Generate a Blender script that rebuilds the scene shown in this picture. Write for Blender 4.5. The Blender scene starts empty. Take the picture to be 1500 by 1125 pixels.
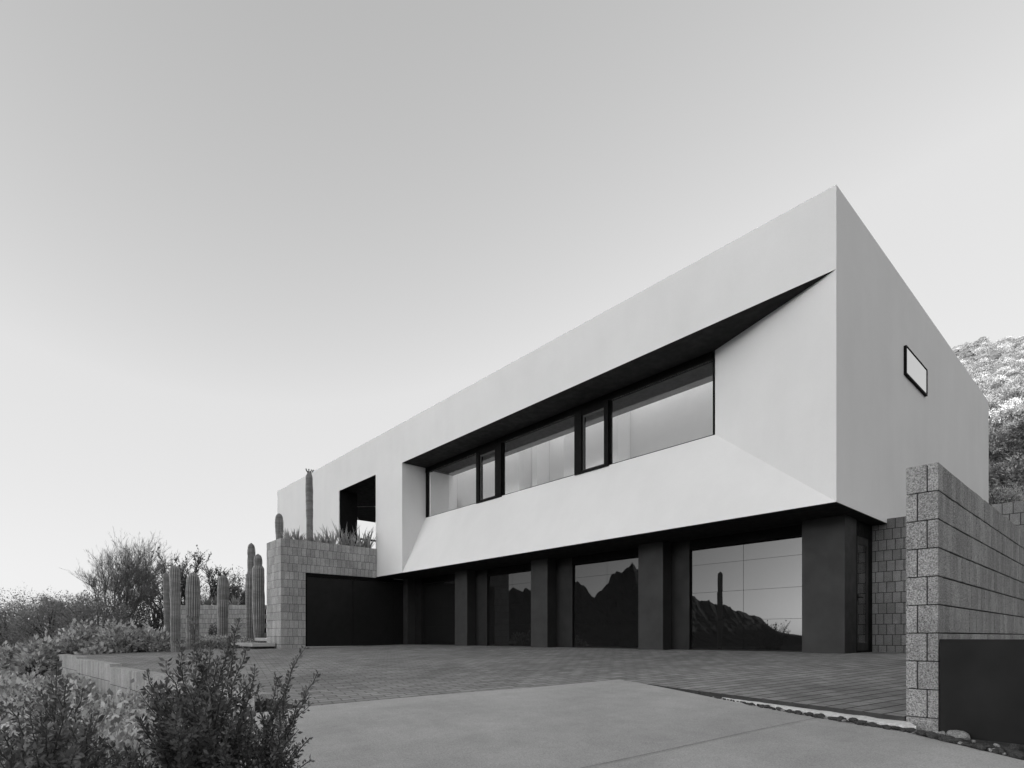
import bpy, bmesh, math, random
import numpy as np
from mathutils import Vector, Matrix
from mathutils.geometry import delaunay_2d_cdt

S = bpy.context.scene
COL = S.collection
R = math.radians
random.seed(7)
RNG = np.random.default_rng(11)

# ---------------------------------------------------------------- camera
FOC = 828.5; CX = 750.0; HY = 932.2
cam = bpy.data.cameras.new('camera'); camo = bpy.data.objects.new('camera', cam); COL.objects.link(camo)
camo.location = (0, 0, 0); camo.rotation_euler = (R(90), 0, R(48.58))
cam.sensor_width = 36; cam.lens = FOC/1500*36; cam.shift_y = (HY-562.5)/1500
cam.clip_start = .05; cam.clip_end = 6000
S.camera = camo
# ---------------------------------------------------------------- sky and sun
SUN_AZ = (-.12, -.99); SUN_EL = 5.0
w = bpy.data.worlds.new("World"); S.world = w; w.use_nodes = True
nt = w.node_tree; nt.nodes.clear()
sky = nt.nodes.new('ShaderNodeTexSky'); sky.sky_type = 'NISHITA'; sky.sun_disc = False
sky.sun_elevation = R(SUN_EL); sky.sun_rotation = math.atan2(SUN_AZ[0], SUN_AZ[1])
sky.air_density = 1.0; sky.dust_density = 2.2; sky.ozone_density = 1.0; sky.altitude = 400
sp = nt.nodes.new('ShaderNodeSeparateColor')              # black and white film: a grey sky
nt.links.new(sky.outputs[0], sp.inputs[0])
def vmath(nt, op, a, b, c=None):
    n = nt.nodes.new('ShaderNodeMath'); n.operation = op
    for i, v in enumerate((a, b, c)):
        if v is None: continue
        if isinstance(v, (int, float)): n.inputs[i].default_value = v
        else: nt.links.new(v, n.inputs[i])
    return n.outputs[0]
WR, WG, WB = .80, .20, .0           # a red filter over black and white film
g = vmath(nt, 'ADD', vmath(nt, 'ADD', vmath(nt, 'MULTIPLY', sp.outputs[0], WR), vmath(nt, 'MULTIPLY', sp.outputs[1], WG)), vmath(nt, 'MULTIPLY', sp.outputs[2], WB))
bg = nt.nodes.new('ShaderNodeBackground'); bg.inputs[1].default_value = .15
out = nt.nodes.new('ShaderNodeOutputWorld')
PK, PP, PS = 2.0, .71, 1.0 # film response: highlights roll off gently
g = mul_ = vmath(nt, 'MULTIPLY', vmath(nt, 'POWER', vmath(nt, 'DIVIDE', g, PK), PP), PK*PS)
KA, KB, KC = 1.13, 2.7, .8                                  # gentle shoulder where the horizon haze would burn out
sh = nt.nodes.new('ShaderNodeClamp'); sh.inputs['Min'].default_value = 0; sh.inputs['Max'].default_value = KB-KA
nt.links.new(vmath(nt, 'SUBTRACT', g, KA), sh.inputs[0]); g = vmath(nt, 'SUBTRACT', g, vmath(nt, 'MULTIPLY', sh.outputs[0], KC))
nt.links.new(g, bg.inputs[0]); nt.links.new(bg.outputs[0], out.inputs[0])
sl = bpy.data.lights.new('sun', 'SUN'); sl.energy = 3.0; sl.angle = R(.5); sl.color = (1, 1, 1)
so = bpy.data.objects.new('sun', sl); COL.objects.link(so)
sd = Vector((SUN_AZ[0], SUN_AZ[1], 0)).normalized()*math.cos(R(SUN_EL)) + Vector((0, 0, math.sin(R(SUN_EL))))
so.rotation_euler = sd.to_track_quat('Z', 'Y').to_euler()
S.view_settings.view_transform = 'Standard'; S.view_settings.look = 'None'
S.view_settings.exposure = 2.17; S.view_settings.gamma = 1
S.cycles.use_denoising = True; S.cycles.denoising_prefilter = 'ACCURATE'
S.cycles.max_bounces = 8; S.cycles.transparent_max_bounces = 16

# ---------------------------------------------------------------- helpers
def ray(px):
    u = (px-CX)/FOC
    return (-.7498+.6616*u, .6616+.7498*u)
def at(px, t):                       # ground point straight below pixel column px, t metres deep
    r = ray(px); return (r[0]*t, r[1]*t)
def hz(py, t): return (HY-py)/FOC*t
def ss(a, b, x):
    x = min(1, max(0, (x-a)/(b-a))); return x*x*(3-2*x)
def tag(o, label=None, cat=None, group=None, kind=None):
    if label: o['label'] = label
    if cat: o['category'] = cat
    if group: o['group'] = group
    if kind: o['kind'] = kind
    return o
def empty(name, loc=(0, 0, 0), rz=0):
    o = bpy.data.objects.new(name, None); COL.objects.link(o); o.location = loc; o.rotation_euler = (0, 0, rz)
    o.empty_display_size = .2
    return o
def copy_tree(o, parent=None):
    c = o.copy(); COL.objects.link(c); c.parent = parent
    for ch in list(o.children): copy_tree(ch, c)
    return c
class MB:
    def __init__(s): s.v = []; s.f = []; s.mi = []; s.tone = []; s.m = 0; s.t = .5
    def face(s, pts):
        n = len(s.v); s.v += [tuple(p) for p in pts]; s.f.append(tuple(range(n, n+len(pts)))); s.mi.append(s.m); s.tone.append(s.t)
    def hexa(s, b, t):               # bottom 4 ccw, top 4 ccw
        n = len(s.v); s.v += [tuple(p) for p in b]+[tuple(p) for p in t]
        fs = [(3, 2, 1, 0), (4, 5, 6, 7)]+[(i, (i+1) % 4, 4+(i+1) % 4, 4+i) for i in range(4)]
        for f in fs: s.f.append(tuple(n+i for i in f)); s.mi.append(s.m); s.tone.append(s.t)
    def box(s, x0, x1, y0, y1, z0, z1):
        s.hexa([(x0, y0, z0), (x1, y0, z0), (x1, y1, z0), (x0, y1, z0)], [(x0, y0, z1), (x1, y0, z1), (x1, y1, z1), (x0, y1, z1)])
    def tube(s, pts, rad, n=5, cap=True):
        base = len(s.v); k = len(pts)
        for i, p in enumerate(pts):
            p = Vector(p); a = Vector(pts[max(0, i-1)]); b = Vector(pts[min(k-1, i+1)]); d = (b-a).normalized()
            q = d.orthogonal().normalized() if abs(d.z) > .98 else d.cross(Vector((0, 0, 1))).normalized()
            e = d.cross(q); r = rad[i] if hasattr(rad, '__len__') else rad
            for j in range(n):
                an = 2*math.pi*j/n; s.v.append(tuple(p+q*math.cos(an)*r+e*math.sin(an)*r))
        for i in range(k-1):
            for j in range(n):
                s.f.append((base+i*n+j, base+i*n+(j+1) % n, base+(i+1)*n+(j+1) % n, base+(i+1)*n+j)); s.mi.append(s.m); s.tone.append(s.t)
        if cap:
            s.f.append(tuple(base+j for j in range(n))[::-1]); s.mi.append(s.m); s.tone.append(s.t)
            s.f.append(tuple(base+(k-1)*n+j for j in range(n))); s.mi.append(s.m); s.tone.append(s.t)
    def build(s, name, mats, parent=None, smooth=False, bevel=0):
        me = bpy.data.meshes.new(name); me.from_pydata(s.v, [], s.f)
        if not isinstance(mats, (list, tuple)): mats = [mats]
        for m in mats: me.materials.append(m)
        me.polygons.foreach_set('material_index', s.mi)
        a = me.attributes.new('tone', 'FLOAT', 'FACE'); a.data.foreach_set('value', s.tone)
        if smooth: me.polygons.foreach_set('use_smooth', [True]*len(s.f))
        me.update()
        o = bpy.data.objects.new(name, me); COL.objects.link(o); o.parent = parent
        if bevel:
            b = o.modifiers.new('bevel', 'BEVEL'); b.width = bevel; b.segments = 2; b.limit_method = 'ANGLE'; b.angle_limit = R(40)
        return o

# ---------------------------------------------------------------- materials
def newmat(name):
    m = bpy.data.materials.new(name); m.use_nodes = True; nt = m.node_tree; nt.nodes.clear()
    o = nt.nodes.new('ShaderNodeOutputMaterial'); b = nt.nodes.new('ShaderNodeBsdfPrincipled'); nt.links.new(b.outputs[0], o.inputs[0])
    return m, nt, b, o
def noise(nt, scale, detail=4, rough=.55, vec=None, stretch=None):
    n = nt.nodes.new('ShaderNodeTexNoise'); n.inputs['Scale'].default_value = scale; n.inputs['Detail'].default_value = detail; n.inputs['Roughness'].default_value = rough
    if vec is None:
        tc = nt.nodes.new('ShaderNodeNewGeometry'); vec = tc.outputs['Position']
    if stretch:
        mp = nt.nodes.new('ShaderNodeMapping'); mp.inputs['Scale'].default_value = stretch; nt.links.new(vec, mp.inputs[0]); vec = mp.outputs[0]
    nt.links.new(vec, n.inputs['Vector'])
    return n.outputs['Fac']
def rng(nt, v, a, b, lo, hi, smooth=False):
    n = nt.nodes.new('ShaderNodeMapRange'); n.inputs[1].default_value = a; n.inputs[2].default_value = b; n.inputs[3].default_value = lo; n.inputs[4].default_value = hi
    if smooth: n.interpolation_type = 'SMOOTHSTEP'
    nt.links.new(v, n.inputs[0]); return n.outputs[0]
def mul(nt, a, b): return vmath(nt, 'MULTIPLY', a, b)
def add(nt, a, b): return vmath(nt, 'ADD', a, b)
def bump(nt, b, h, strength, dist):
    n = nt.nodes.new('ShaderNodeBump'); n.inputs['Strength'].default_value = strength; n.inputs['Distance'].default_value = dist
    nt.links.new(h, n.inputs['Height']); nt.links.new(n.outputs[0], b.inputs['Normal']); return n
def attr(nt, name='tone'):
    n = nt.nodes.new('ShaderNodeAttribute'); n.attribute_name = name; return n.outputs['Fac']

def m_stucco():
    m, nt, b, o = newmat('pale_stucco')
    big = noise(nt, .55, 4, .6); streak = noise(nt, 1.0, 4, .6, stretch=(2.2, 2.2, .35)); fine = noise(nt, 60, 3, .6)
    c = add(nt, rng(nt, big, .3, .7, -.03, .025), rng(nt, streak, .3, .7, .80, .82))
    c = add(nt, c, rng(nt, fine, .3, .7, -.012, .012))
    nt.links.new(c, b.inputs['Base Color']); b.inputs['Roughness'].default_value = .85; b.inputs['Specular IOR Level'].default_value = .25
    h = add(nt, mul(nt, fine, .35), add(nt, mul(nt, noise(nt, 9, 3, .6), .5), mul(nt, noise(nt, 1.6, 3, .5), 1.8)))
    bump(nt, b, h, .35, .006)
    return m
def m_plain(name, c, rough=.5, spec=.5, var=.12, metal=0, scale=3, bmp=0):
    m, nt, b, o = newmat(name)
    n = noise(nt, scale, 4, .6)
    nt.links.new(rng(nt, n, .25, .75, c*(1-var), c*(1+var)), b.inputs['Base Color'])
    nt.links.new(rng(nt, noise(nt, scale*3, 3), .3, .7, rough*.85, min(1, rough*1.15)), b.inputs['Roughness'])
    b.inputs['Specular IOR Level'].default_value = spec; b.inputs['Metallic'].default_value = metal
    if bmp: bump(nt, b, noise(nt, scale*12, 3), bmp, .004)
    return m
def m_block(name, c, speck=.5, sc=1.0):
    m, nt, b, o = newmat(name)
    t = attr(nt)
    grain = noise(nt, 130*sc, 3, .75); v = nt.nodes.new('ShaderNodeTexVoronoi'); v.inputs['Scale'].default_value = 75*sc
    gg = nt.nodes.new('ShaderNodeNewGeometry'); nt.links.new(gg.outputs['Position'], v.inputs['Vector'])
    pock = rng(nt, v.outputs['Distance'], .0, .75, -.5, .35)
    s = add(nt, rng(nt, grain, .36, .64, 1-speck, 1+speck), mul(nt, pock, speck))
    s = mul(nt, s, rng(nt, t, 0, 1, .84, 1.16)); s = mul(nt, s, rng(nt, noise(nt, 1.3, 4, .6), .3, .7, .86, 1.12))
    s = mul(nt, s, rng(nt, noise(nt, 9, 4, .6), .3, .7, .9, 1.1))
    nt.links.new(mul(nt, s, c), b.inputs['Base Color']); b.inputs['Roughness'].default_value = .95; b.inputs['Specular IOR Level'].default_value = .15
    bump(nt, b, add(nt, grain, mul(nt, v.outputs['Distance'], .8)), .7, .006/sc)
    return m
def m_paver():
    m, nt, b, o = newmat('brick_pavers')
    g = nt.nodes.new('ShaderNodeNewGeometry'); mp = nt.nodes.new('ShaderNodeMapping')
    mp.inputs['Rotation'].default_value = (0, 0, -math.atan2(.966, .26)); nt.links.new(g.outputs['Position'], mp.inputs[0])
    br = nt.nodes.new('ShaderNodeTexBrick'); nt.links.new(mp.outputs[0], br.inputs['Vector'])
    br.inputs['Scale'].default_value = 1.0; br.inputs['Brick Width'].default_value = .235; br.inputs['Row Height'].default_value = .155
    br.inputs['Mortar Size'].default_value = .008; br.inputs['Mortar Smooth'].default_value = .25; br.inputs['Bias'].default_value = 0
    br.inputs['Color1'].default_value = (.78, .78, .78, 1); br.inputs['Color2'].default_value = (1.2, 1.2, 1.2, 1); br.inputs['Mortar'].default_value = (.45, .45, .45, 1)
    b2 = nt.nodes.new('ShaderNodeTexBrick'); nt.links.new(mp.outputs[0], b2.inputs['Vector'])
    b2.inputs['Scale'].default_value = 1.0; b2.inputs['Brick Width'].default_value = 400; b2.inputs['Row Height'].default_value = .155
    b2.inputs['Mortar Size'].default_value = .011; b2.inputs['Mortar Smooth'].default_value = .3
    for k_, v_ in (('Color1', 1), ('Color2', 1), ('Mortar', .3)): b2.inputs[k_].default_value = (v_, v_, v_, 1)
    c = mul(nt, br.outputs['Color'], b2.outputs['Color'])
    s = mul(nt, rng(nt, noise(nt, .5, 4, .65), .3, .7, .8, 1.2), rng(nt, noise(nt, 45, 3, .7), .3, .7, .82, 1.18))
    s = mul(nt, s, rng(nt, noise(nt, 2.6, 4, .65), .3, .7, .86, 1.14))
    nt.links.new(mul(nt, mul(nt, c, s), .25), b.inputs['Base Color'])
    b.inputs['Roughness'].default_value = .78; b.inputs['Specular IOR Level'].default_value = .3
    bump(nt, b, add(nt, mul(nt, br.outputs['Fac'], -1.0), mul(nt, noise(nt, 30, 3), .35)), .8, .006)
    return m
def m_concrete(name, c, scale=1):
    m, nt, b, o = newmat(name)
    s = mul(nt, rng(nt, noise(nt, .45, 5, .62), .3, .7, .84, 1.15), rng(nt, noise(nt, 110, 3, .8), .35, .65, .74, 1.26))
    s = mul(nt, s, rng(nt, noise(nt, 5, 5, .7), .3, .7, .92, 1.08))
    s = mul(nt, s, rng(nt, noise(nt, 1, 4, .6, stretch=(1.6, .35, 1)), .35, .65, .93, 1.06))
    st = rng(nt, noise(nt, 1.8, 5, .7), .62, .72, 1, .9); s = mul(nt, s, st)
    nt.links.new(mul(nt, s, c), b.inputs['Base Color']); b.inputs['Roughness'].default_value = .85; b.inputs['Specular IOR Level'].default_value = .3
    bump(nt, b, add(nt, noise(nt, 160, 2, .7), mul(nt, noise(nt, 3, 3), 2.5)), .3, .004)
    return m
def m_leaf(name, c, var=.35, rough=.6, trans=.25):
    m, nt, b, o = newmat(name)
    nt.links.new(rng(nt, attr(nt), 0, 1, c*(1-var), c*(1+var)), b.inputs['Base Color'])
    b.inputs['Roughness'].default_value = rough; b.inputs['Specular IOR Level'].default_value = .4
    tr = nt.nodes.new('ShaderNodeBsdfTranslucent'); tr.inputs[0].default_value = (c*1.2, c*1.2, c*1.2, 1)
    mx = nt.nodes.new('ShaderNodeMixShader'); mx.inputs[0].default_value = trans
    nt.links.new(b.outputs[0], mx.inputs[1]); nt.links.new(tr.outputs[0], mx.inputs[2]); nt.links.new(mx.outputs[0], o.inputs[0])
    return m
def m_earth(name, c, sc=1.0, dark=.45):
    m, nt, b, o = newmat(name)
    s = mul(nt, rng(nt, noise(nt, .22*sc, 5, .7), .44, .56, .62, 1.15), mul(nt, rng(nt, noise(nt, .35*sc, 6, .65), .3, .7, .75, 1.2), rng(nt, noise(nt, 9*sc, 5, .75), .35, .65, .7, 1.3)))
    tuft = rng(nt, noise(nt, 1.9*sc, 6, .7), .52, .60, 1, dark); s = mul(nt, s, tuft)
    nt.links.new(mul(nt, s, c), b.inputs['Base Color']); b.inputs['Roughness'].default_value = .95; b.inputs['Specular IOR Level'].default_value = .1
    bump(nt, b, add(nt, noise(nt, 9*sc, 5, .75), mul(nt, noise(nt, 1.5*sc, 5), 3)), .9, .10/sc)
    return m
def m_mirror(name, refl, tint=.012, warp=.0008):
    m, nt, b, o = newmat(name)
    nt.nodes.remove(b)
    d = nt.nodes.new('ShaderNodeBsdfDiffuse'); d.inputs[0].default_value = (tint, tint, tint, 1)
    gl = nt.nodes.new('ShaderNodeBsdfGlossy'); gl.inputs[0].default_value = (1, 1, 1, 1); gl.inputs['Roughness'].default_value = .012
    fr = nt.nodes.new('ShaderNodeFresnel'); fr.inputs[0].default_value = 1.5
    f = add(nt, mul(nt, fr.outputs[0], .30), refl)
    mx = nt.nodes.new('ShaderNodeMixShader'); nt.links.new(f, mx.inputs[0]); nt.links.new(d.outputs[0], mx.inputs[1]); nt.links.new(gl.outputs[0], mx.inputs[2])
    bp = nt.nodes.new('ShaderNodeBump'); bp.inputs['Strength'].default_value = .5; bp.inputs['Distance'].default_value = warp
    nt.links.new(noise(nt, 1.6, 1), bp.inputs['Height']); nt.links.new(bp.outputs[0], gl.inputs['Normal'])
    nt.links.new(mx.outputs[0], o.inputs[0]); return m
def m_glass(name, tint=.9, k=1.0):
    m, nt, b, o = newmat(name)
    nt.nodes.remove(b)
    tr = nt.nodes.new('ShaderNodeBsdfTransparent'); tr.inputs[0].default_value = (tint, tint, tint, 1)
    gl = nt.nodes.new('ShaderNodeBsdfGlossy'); gl.inputs[0].default_value = (1, 1, 1, 1); gl.inputs['Roughness'].default_value = .0
    g = nt.nodes.new('ShaderNodeNewGeometry'); d = nt.nodes.new('ShaderNodeVectorMath'); d.operation = 'DOT_PRODUCT'
    nt.links.new(g.outputs['Normal'], d.inputs[0]); nt.links.new(g.outputs['Incoming'], d.inputs[1])
    c = vmath(nt, 'SUBTRACT', 1.0, vmath(nt, 'ABSOLUTE', d.outputs['Value'], None))
    f = add(nt, mul(nt, vmath(nt, 'POWER', c, 5.0), .96*k), .04*k)
    mx = nt.nodes.new('ShaderNodeMixShader'); nt.links.new(f, mx.inputs[0]); nt.links.new(tr.outputs[0], mx.inputs[1]); nt.links.new(gl.outputs[0], mx.inputs[2])
    nt.links.new(mx.outputs[0], o.inputs[0]); return m
def m_saguaro():
    m, nt, b, o = newmat('saguaro_skin')
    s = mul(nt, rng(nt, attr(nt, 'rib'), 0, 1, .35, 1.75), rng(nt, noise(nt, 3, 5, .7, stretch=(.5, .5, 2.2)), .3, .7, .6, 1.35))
    s = mul(nt, s, rng(nt, noise(nt, 60, 2, .7), .3, .7, .85, 1.15))
    nt.links.new(mul(nt, s, .25), b.inputs['Base Color']); b.inputs['Roughness'].default_value = .8
    return m

STUCCO = m_stucco()
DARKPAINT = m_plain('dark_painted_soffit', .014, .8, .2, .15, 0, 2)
METAL = m_plain('dark_steel_cladding', .038, .6, .25, .22, 0, 1.6)
BLACKM = m_plain('black_window_metal', .004, .65, .12, .1)
GREYM = m_plain('grey_window_metal', .05, .5, .5, .1)
DOORM = m_plain('black_steel_door', .009, .6, .3, .25, 0, 1.2)
GATEM = m_plain('black_gate_steel', .016, .7, .2, .3, 0, 1.3)
INWALL = m_plain('white_plaster', .94, .8, .2, .02)
INPANEL = m_plain('grey_panel', .8, .8, .2, .03)
INCEIL = m_plain('dark_ceiling_board', .055, .6, .3, .1)
INFLOOR = m_plain('interior_floor', .88, .5, .3, .1)
ROOFM = m_concrete('roof_membrane', .45)
GGLASS = m_mirror('tinted_mirror_glass', .03)
SIDEGLASS = m_mirror('bright_mirror_glass', .55, .12)
WGLASS = m_glass('clear_window_glass', .98, 1.0)
DGLASS = m_glass('door_glass', .55, 1.6)
BLK_NEAR = m_block('split_block', .30, .58, 1.0)
BLK_WING = m_block('rough_block', .40, .35)
BLK_BACK = m_block('door_side_block', .22, .45)
MORTAR = m_plain('mortar', .045, .95, .1, .3, 0, 12)
MORTARD = m_plain('dark_raked_mortar', .045, .95, .1, .3, 0, 12)
PAVER = m_paver(); CONC = m_concrete('driveway_concrete', .405); SLAB = m_concrete('slab_concrete', .48)
JOINTC = m_plain('joint_line', .17, .9, .1, .3, 0, 10)
JOINT = m_plain('joint_filler', .06, .9, .1, .3, 0, 10)
EARTH = m_earth('garden_earth', .10, 1.0)
HILLM = m_earth('hillside_earth', .25, 1.4, .5)
MOUNT = m_earth('mountain_rock', .014, .02)
GRAVEL = m_plain('white_gravel', .75, .95, .1, .25, 0, 40, .6)
ROCKD = m_block('dark_pebble', .075, .4); ROCKH = m_block('hillside_rock', .10, .4); ROCKL = m_block('pale_rock', .33, .45)
SAG = m_saguaro()
SPINE = m_leaf('agave_leaf', .38, .35, .5, .1)
LEAF_DARK = m_leaf('dark_glossy_leaf', .12, .6, .45, .15)
LEAF_PALE = m_leaf('pale_grey_leaf', .44, .8, .7, .2)
LEAF_MID = m_leaf('olive_leaf', .24, .5, .6, .25)
LEAF_SHRUB = m_leaf('shrub_leaf', .12, .6, .6, .2)
LEAF_DRY = m_leaf('dry_grass_leaf', .20, .75, .8, .15)
BARK = m_plain('grey_bark', .075, .9, .1, .3, 0, 20)
BARKP = m_plain('pale_twig_bark', .13, .9, .1, .3, 0, 20)
PALEBLOOM = m_leaf('pale_flowering_leaf', .55, .5, .8, .1)

# ---------------------------------------------------------------- ground surfaces
def pv(x, y):
    k = max(.012, .05-.00185*max(0, -3.5-x))
    return -.3-max(0, 10.97-y)*k
def lowwall_y(x):                    # front face line of the low wall
    if x < -10.8: return .92+(x+19.2)*(.65/8.4)
    return 1.57+(x+10.8)*(.41/4.13)
def poly_sheet(name, poly, step, zf, mat, skirt=.16, label=None):
    pts = []
    for i, p in enumerate(poly):
        q = poly[(i+1) % len(poly)]; L = math.dist(p, q); n = max(1, int(L/step))
        for k in range(n): pts.append((p[0]+(q[0]-p[0])*k/n, p[1]+(q[1]-p[1])*k/n))
    nb = len(pts)
    def inside(x, y):
        c = False; j = len(poly)-1
        for i in range(len(poly)):
            xi, yi = poly[i]; xj, yj = poly[j]
            if (yi > y) != (yj > y) and x < (xj-xi)*(y-yi)/(yj-yi)+xi: c = not c
            j = i
        return c
    xs = [p[0] for p in poly]; ys = [p[1] for p in poly]
    x = min(xs)+step*.4
    while x < max(xs):
        y = min(ys)+step*.4
        while y < max(ys):
            if inside(x, y) and min(math.dist((x, y), b) for b in pts[:nb]) > step*.35: pts.append((x, y))
            y += step
        x += step
    r = delaunay_2d_cdt([Vector(p) for p in pts], [(i, (i+1) % nb) for i in range(nb)], [list(range(nb))], 1, 1e-5)
    V = [(v.x, v.y, zf(v.x, v.y)) for v in r[0]]; F = [tuple(f) for f in r[2]]
    m = MB(); m.v = V; m.f = F; m.mi = [0]*len(F); m.tone = [.5]*len(F)
    for i in range(nb):
        a = pts[i]; b = pts[(i+1) % nb]
        m.face([(a[0], a[1], zf(*a)), (a[0], a[1], zf(*a)-skirt), (b[0], b[1], zf(*b)-skirt), (b[0], b[1], zf(*b))]); m.mi[-1] = 1
    o = m.build(name, [mat, JOINT if name == 'pavers' else mat]); o['kind'] = 'structure'
    bm = bmesh.new(); bm.from_mesh(o.data); bmesh.ops.remove_doubles(bm, verts=bm.verts, dist=1e-4); bmesh.ops.recalc_face_normals(bm, faces=bm.faces); bm.to_mesh(o.data); bm.free()
    return o
def dz(x, y): return pv(x, y)+.006-.085*ss(-4.4, -1.7, x)*.94+.012*math.sin(x*1.3+.7*y)*ss(5.5, 4, y)
APEX = (-4.49, 5.75); LEFT = (-5.52, 2.18)
poly_sheet('pavers', [(-19.2, 1.1), (-10.8, 1.72), (-6.9, 2.1), LEFT, APEX, (-1.225, 4.99), (-1.225, 12.4), (-3.6, 12.4), (-3.62, 11.45), (-18.62, 11.55), (-18.62, 6.45), (-20.3, 6.45), (-20.6, 4.4), (-19.6, 2.6)], .5, pv, PAVER)
poly_sheet('driveway', [APEX, LEFT, (-5.6, 1.5), (-4.4, 1.0), (-2.4, .2), (-1.2, -1.4), (-1.4, -7), (9, -7), (9, -2.6), (2, 2.4), (-.48, 4.28), (-1.16, 4.74), (-2.8, 5.29)], .4, dz, CONC)
# control joint in the driveway
def ondrive(px, py):
    r = ray(px); t = 4.0
    for _ in range(30): t = dz(r[0]*t, r[1]*t)/(-(py-HY)/FOC)
    return (r[0]*t, r[1]*t)
a = ondrive(862, 1124); b = ondrive(1203, 1051)
a2 = (a[0]-(b[0]-a[0])*1.2, a[1]-(b[1]-a[1])*1.2)
m = MB(); n = 26
nx, ny = -(b[1]-a2[1]), b[0]-a2[0]; L = math.hypot(nx, ny); nx *= .003/L; ny *= .003/L
for i in range(n):
    p = [a2[k]+(b[k]-a2[k])*i/n for k in (0, 1)]; q = [a2[k]+(b[k]-a2[k])*(i+1)/n for k in (0, 1)]
    m.face([(p[0]-nx, p[1]-ny, dz(*p)+.006), (q[0]-nx, q[1]-ny, dz(*q)+.006), (q[0]+nx, q[1]+ny, dz(*q)+.006), (p[0]+nx, p[1]+ny, dz(*p)+.006)])
m.build('driveway_joint', JOINTC)['kind'] = 'structure'

def gz(x, y):
    front = -.98 if x > -2.5 else (-.98-.62*ss(-2.5, -7.5, x)) if x > -7.5 else -1.6
    front += -.9*ss(-30, -90, x)
    back = pv(max(x, -20), y)-.3 if x > -19.8 else -.47-.03*math.sin(x)-.9*ss(-30, -60, x)
    if x > -19.2:
        yb = lowwall_y(min(x, -6.7))+.12 if x < -5.5 else 2.2
        h = front+(back-front)*ss(yb, yb+.5, y)
        if -5.8 < x: h = min(front-.0 if y < 2 else back, pv(x, y)-.12) if x > -2.5 or y > 1.6 else front
    else:
        h = front+(back-front)*ss(-2.5, 2.2, y)
    if x > -1: h = min(h, -.85)
    if y > 25.9 and x > -60:
        hill = 4.3+.523*(y-26)
        cap = min(38, max(22, 35.5-.96*(x+16)))+.45*math.sin(x*1.3)+.3*math.sin(x*3.1+1)
        hill = min(hill, cap)+.35*math.sin(x*.5+y*.23)+.25*math.sin(x*1.1-y*.7+1)+.12*math.sin(x*2.7+y*2.1)
        mask = ss(-46, -15, x)*(1-ss(4, 22, x))
        h = h+(hill-h)*mask*ss(25.9, 26.4, y)
    h += .04*math.sin(x*1.7+y*.6)*math.sin(y*1.3-x*.4)
    return h
def axis(lo, hi, near, step, far):
    v = []; x = 0.0; s = step
    while x < hi:
        v.append(x); s = step if x < near else min(far, s*1.12); x += s
    v.append(hi); w_ = []; x = 0; s = step
    while x > lo:
        w_.append(x); s = step if x > -near else min(far, s*1.12); x -= s
    w_.append(lo); return sorted(set(w_+v))
ax = axis(-2500, 2500, 32, .5, 200); ay = axis(-2500, 2500, 86, .6, 200)
m = MB(); nx_, ny_ = len(ax), len(ay)
m.v = [(x, y, gz(x, y)) for y in ay for x in ax]
m.f = [(j*nx_+i, j*nx_+i+1, (j+1)*nx_+i+1, (j+1)*nx_+i) for j in range(ny_-1) for i in range(nx_-1)]
m.mi = [1 if (m.v[f[0]][1] > 25.5 and m.v[f[0]][2] > 2) else 0 for f in m.f]; m.tone = [.5]*len(m.f)
m.build('ground', [EARTH, HILLM], smooth=True)['kind'] = 'structure'

# mountain ridge behind the photographer (seen in the garage glass; it keeps the low sun off the house)
def fbm(x, seed):
    return sum(math.sin(x*f*1.0+seed*3.1+f)*a for f, a in ((1.3, .5), (2.9, .28), (6.1, .17), (13.7, .09), (29.3, .05), (61, .03)))
def ridge_el(az):                    # azimuth of the direction (x, y) in degrees from -Y towards -X
    P = [(-110, 1.5), (-80, 2), (-45, 4), (-30, 6.2), (-12, 7.3), (0, 7.7), (10, 7.7), (14, 7.0), (18, 4), (20.5, .5)]
    P += [(a*1.055, e*1.05) for a, e in ((21.5, .1), (24, .6), (25.2, 1.9), (28.1, 2.85), (31, 3.9), (33, 5), (36, 6.6), (36.7, 7.2), (37.4, 6.8), (39, 6.0), (39.8, 4.6), (40.9, 4.3), (42.2, 5.6), (44, 6), (46.5, 4.9), (49, 4.6), (52, 6), (58, 7), (66, 5), (74, 1), (80, .2), (150, .1))]
    for (a0, e0), (a1, e1) in zip(P, P[1:]):
        if a0 <= az <= a1: return e0+(e1-e0)*(az-a0)/(a1-a0)
    return 0
RR = 320
m = MB(); na, nr = 1500, 22
for j in range(nr):
    f = j/(nr-1); r = 90+(RR-90)*f if f <= 1 else 0
    if j >= nr-5: r = RR+(j-(nr-5))*35
    for i in range(na):
        az = -108+256*i/(na-1); e = max(.05, ridge_el(az)*(1+.05*fbm(az*.9, 1)+.06*fbm(az*3.1, 4)))
        H = RR*math.tan(R(e))+1.5
        p = (r-90)/(RR-90)
        hh = H*(p**1.5)*(1+.12*fbm(az*.5+p*3, 2)*(1-p)*2) if p <= 1 else H*max(0, 1-(r-RR)/150)
        rr_ = r+8*fbm(az*.8+j, 3)*(1 if 0 < p < 1 else 0)
        m.v.append((-math.sin(R(az))*rr_, -math.cos(R(az))*rr_, hh-1.9))
m.f = [(j*na+i, j*na+i+1, (j+1)*na+i+1, (j+1)*na+i) for j in range(nr-1) for i in range(na-1)]
m.mi = [0]*len(m.f); m.tone = [.5]*len(m.f)
m.build('mountain_ridge', MOUNT)['kind'] = 'structure'

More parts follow.
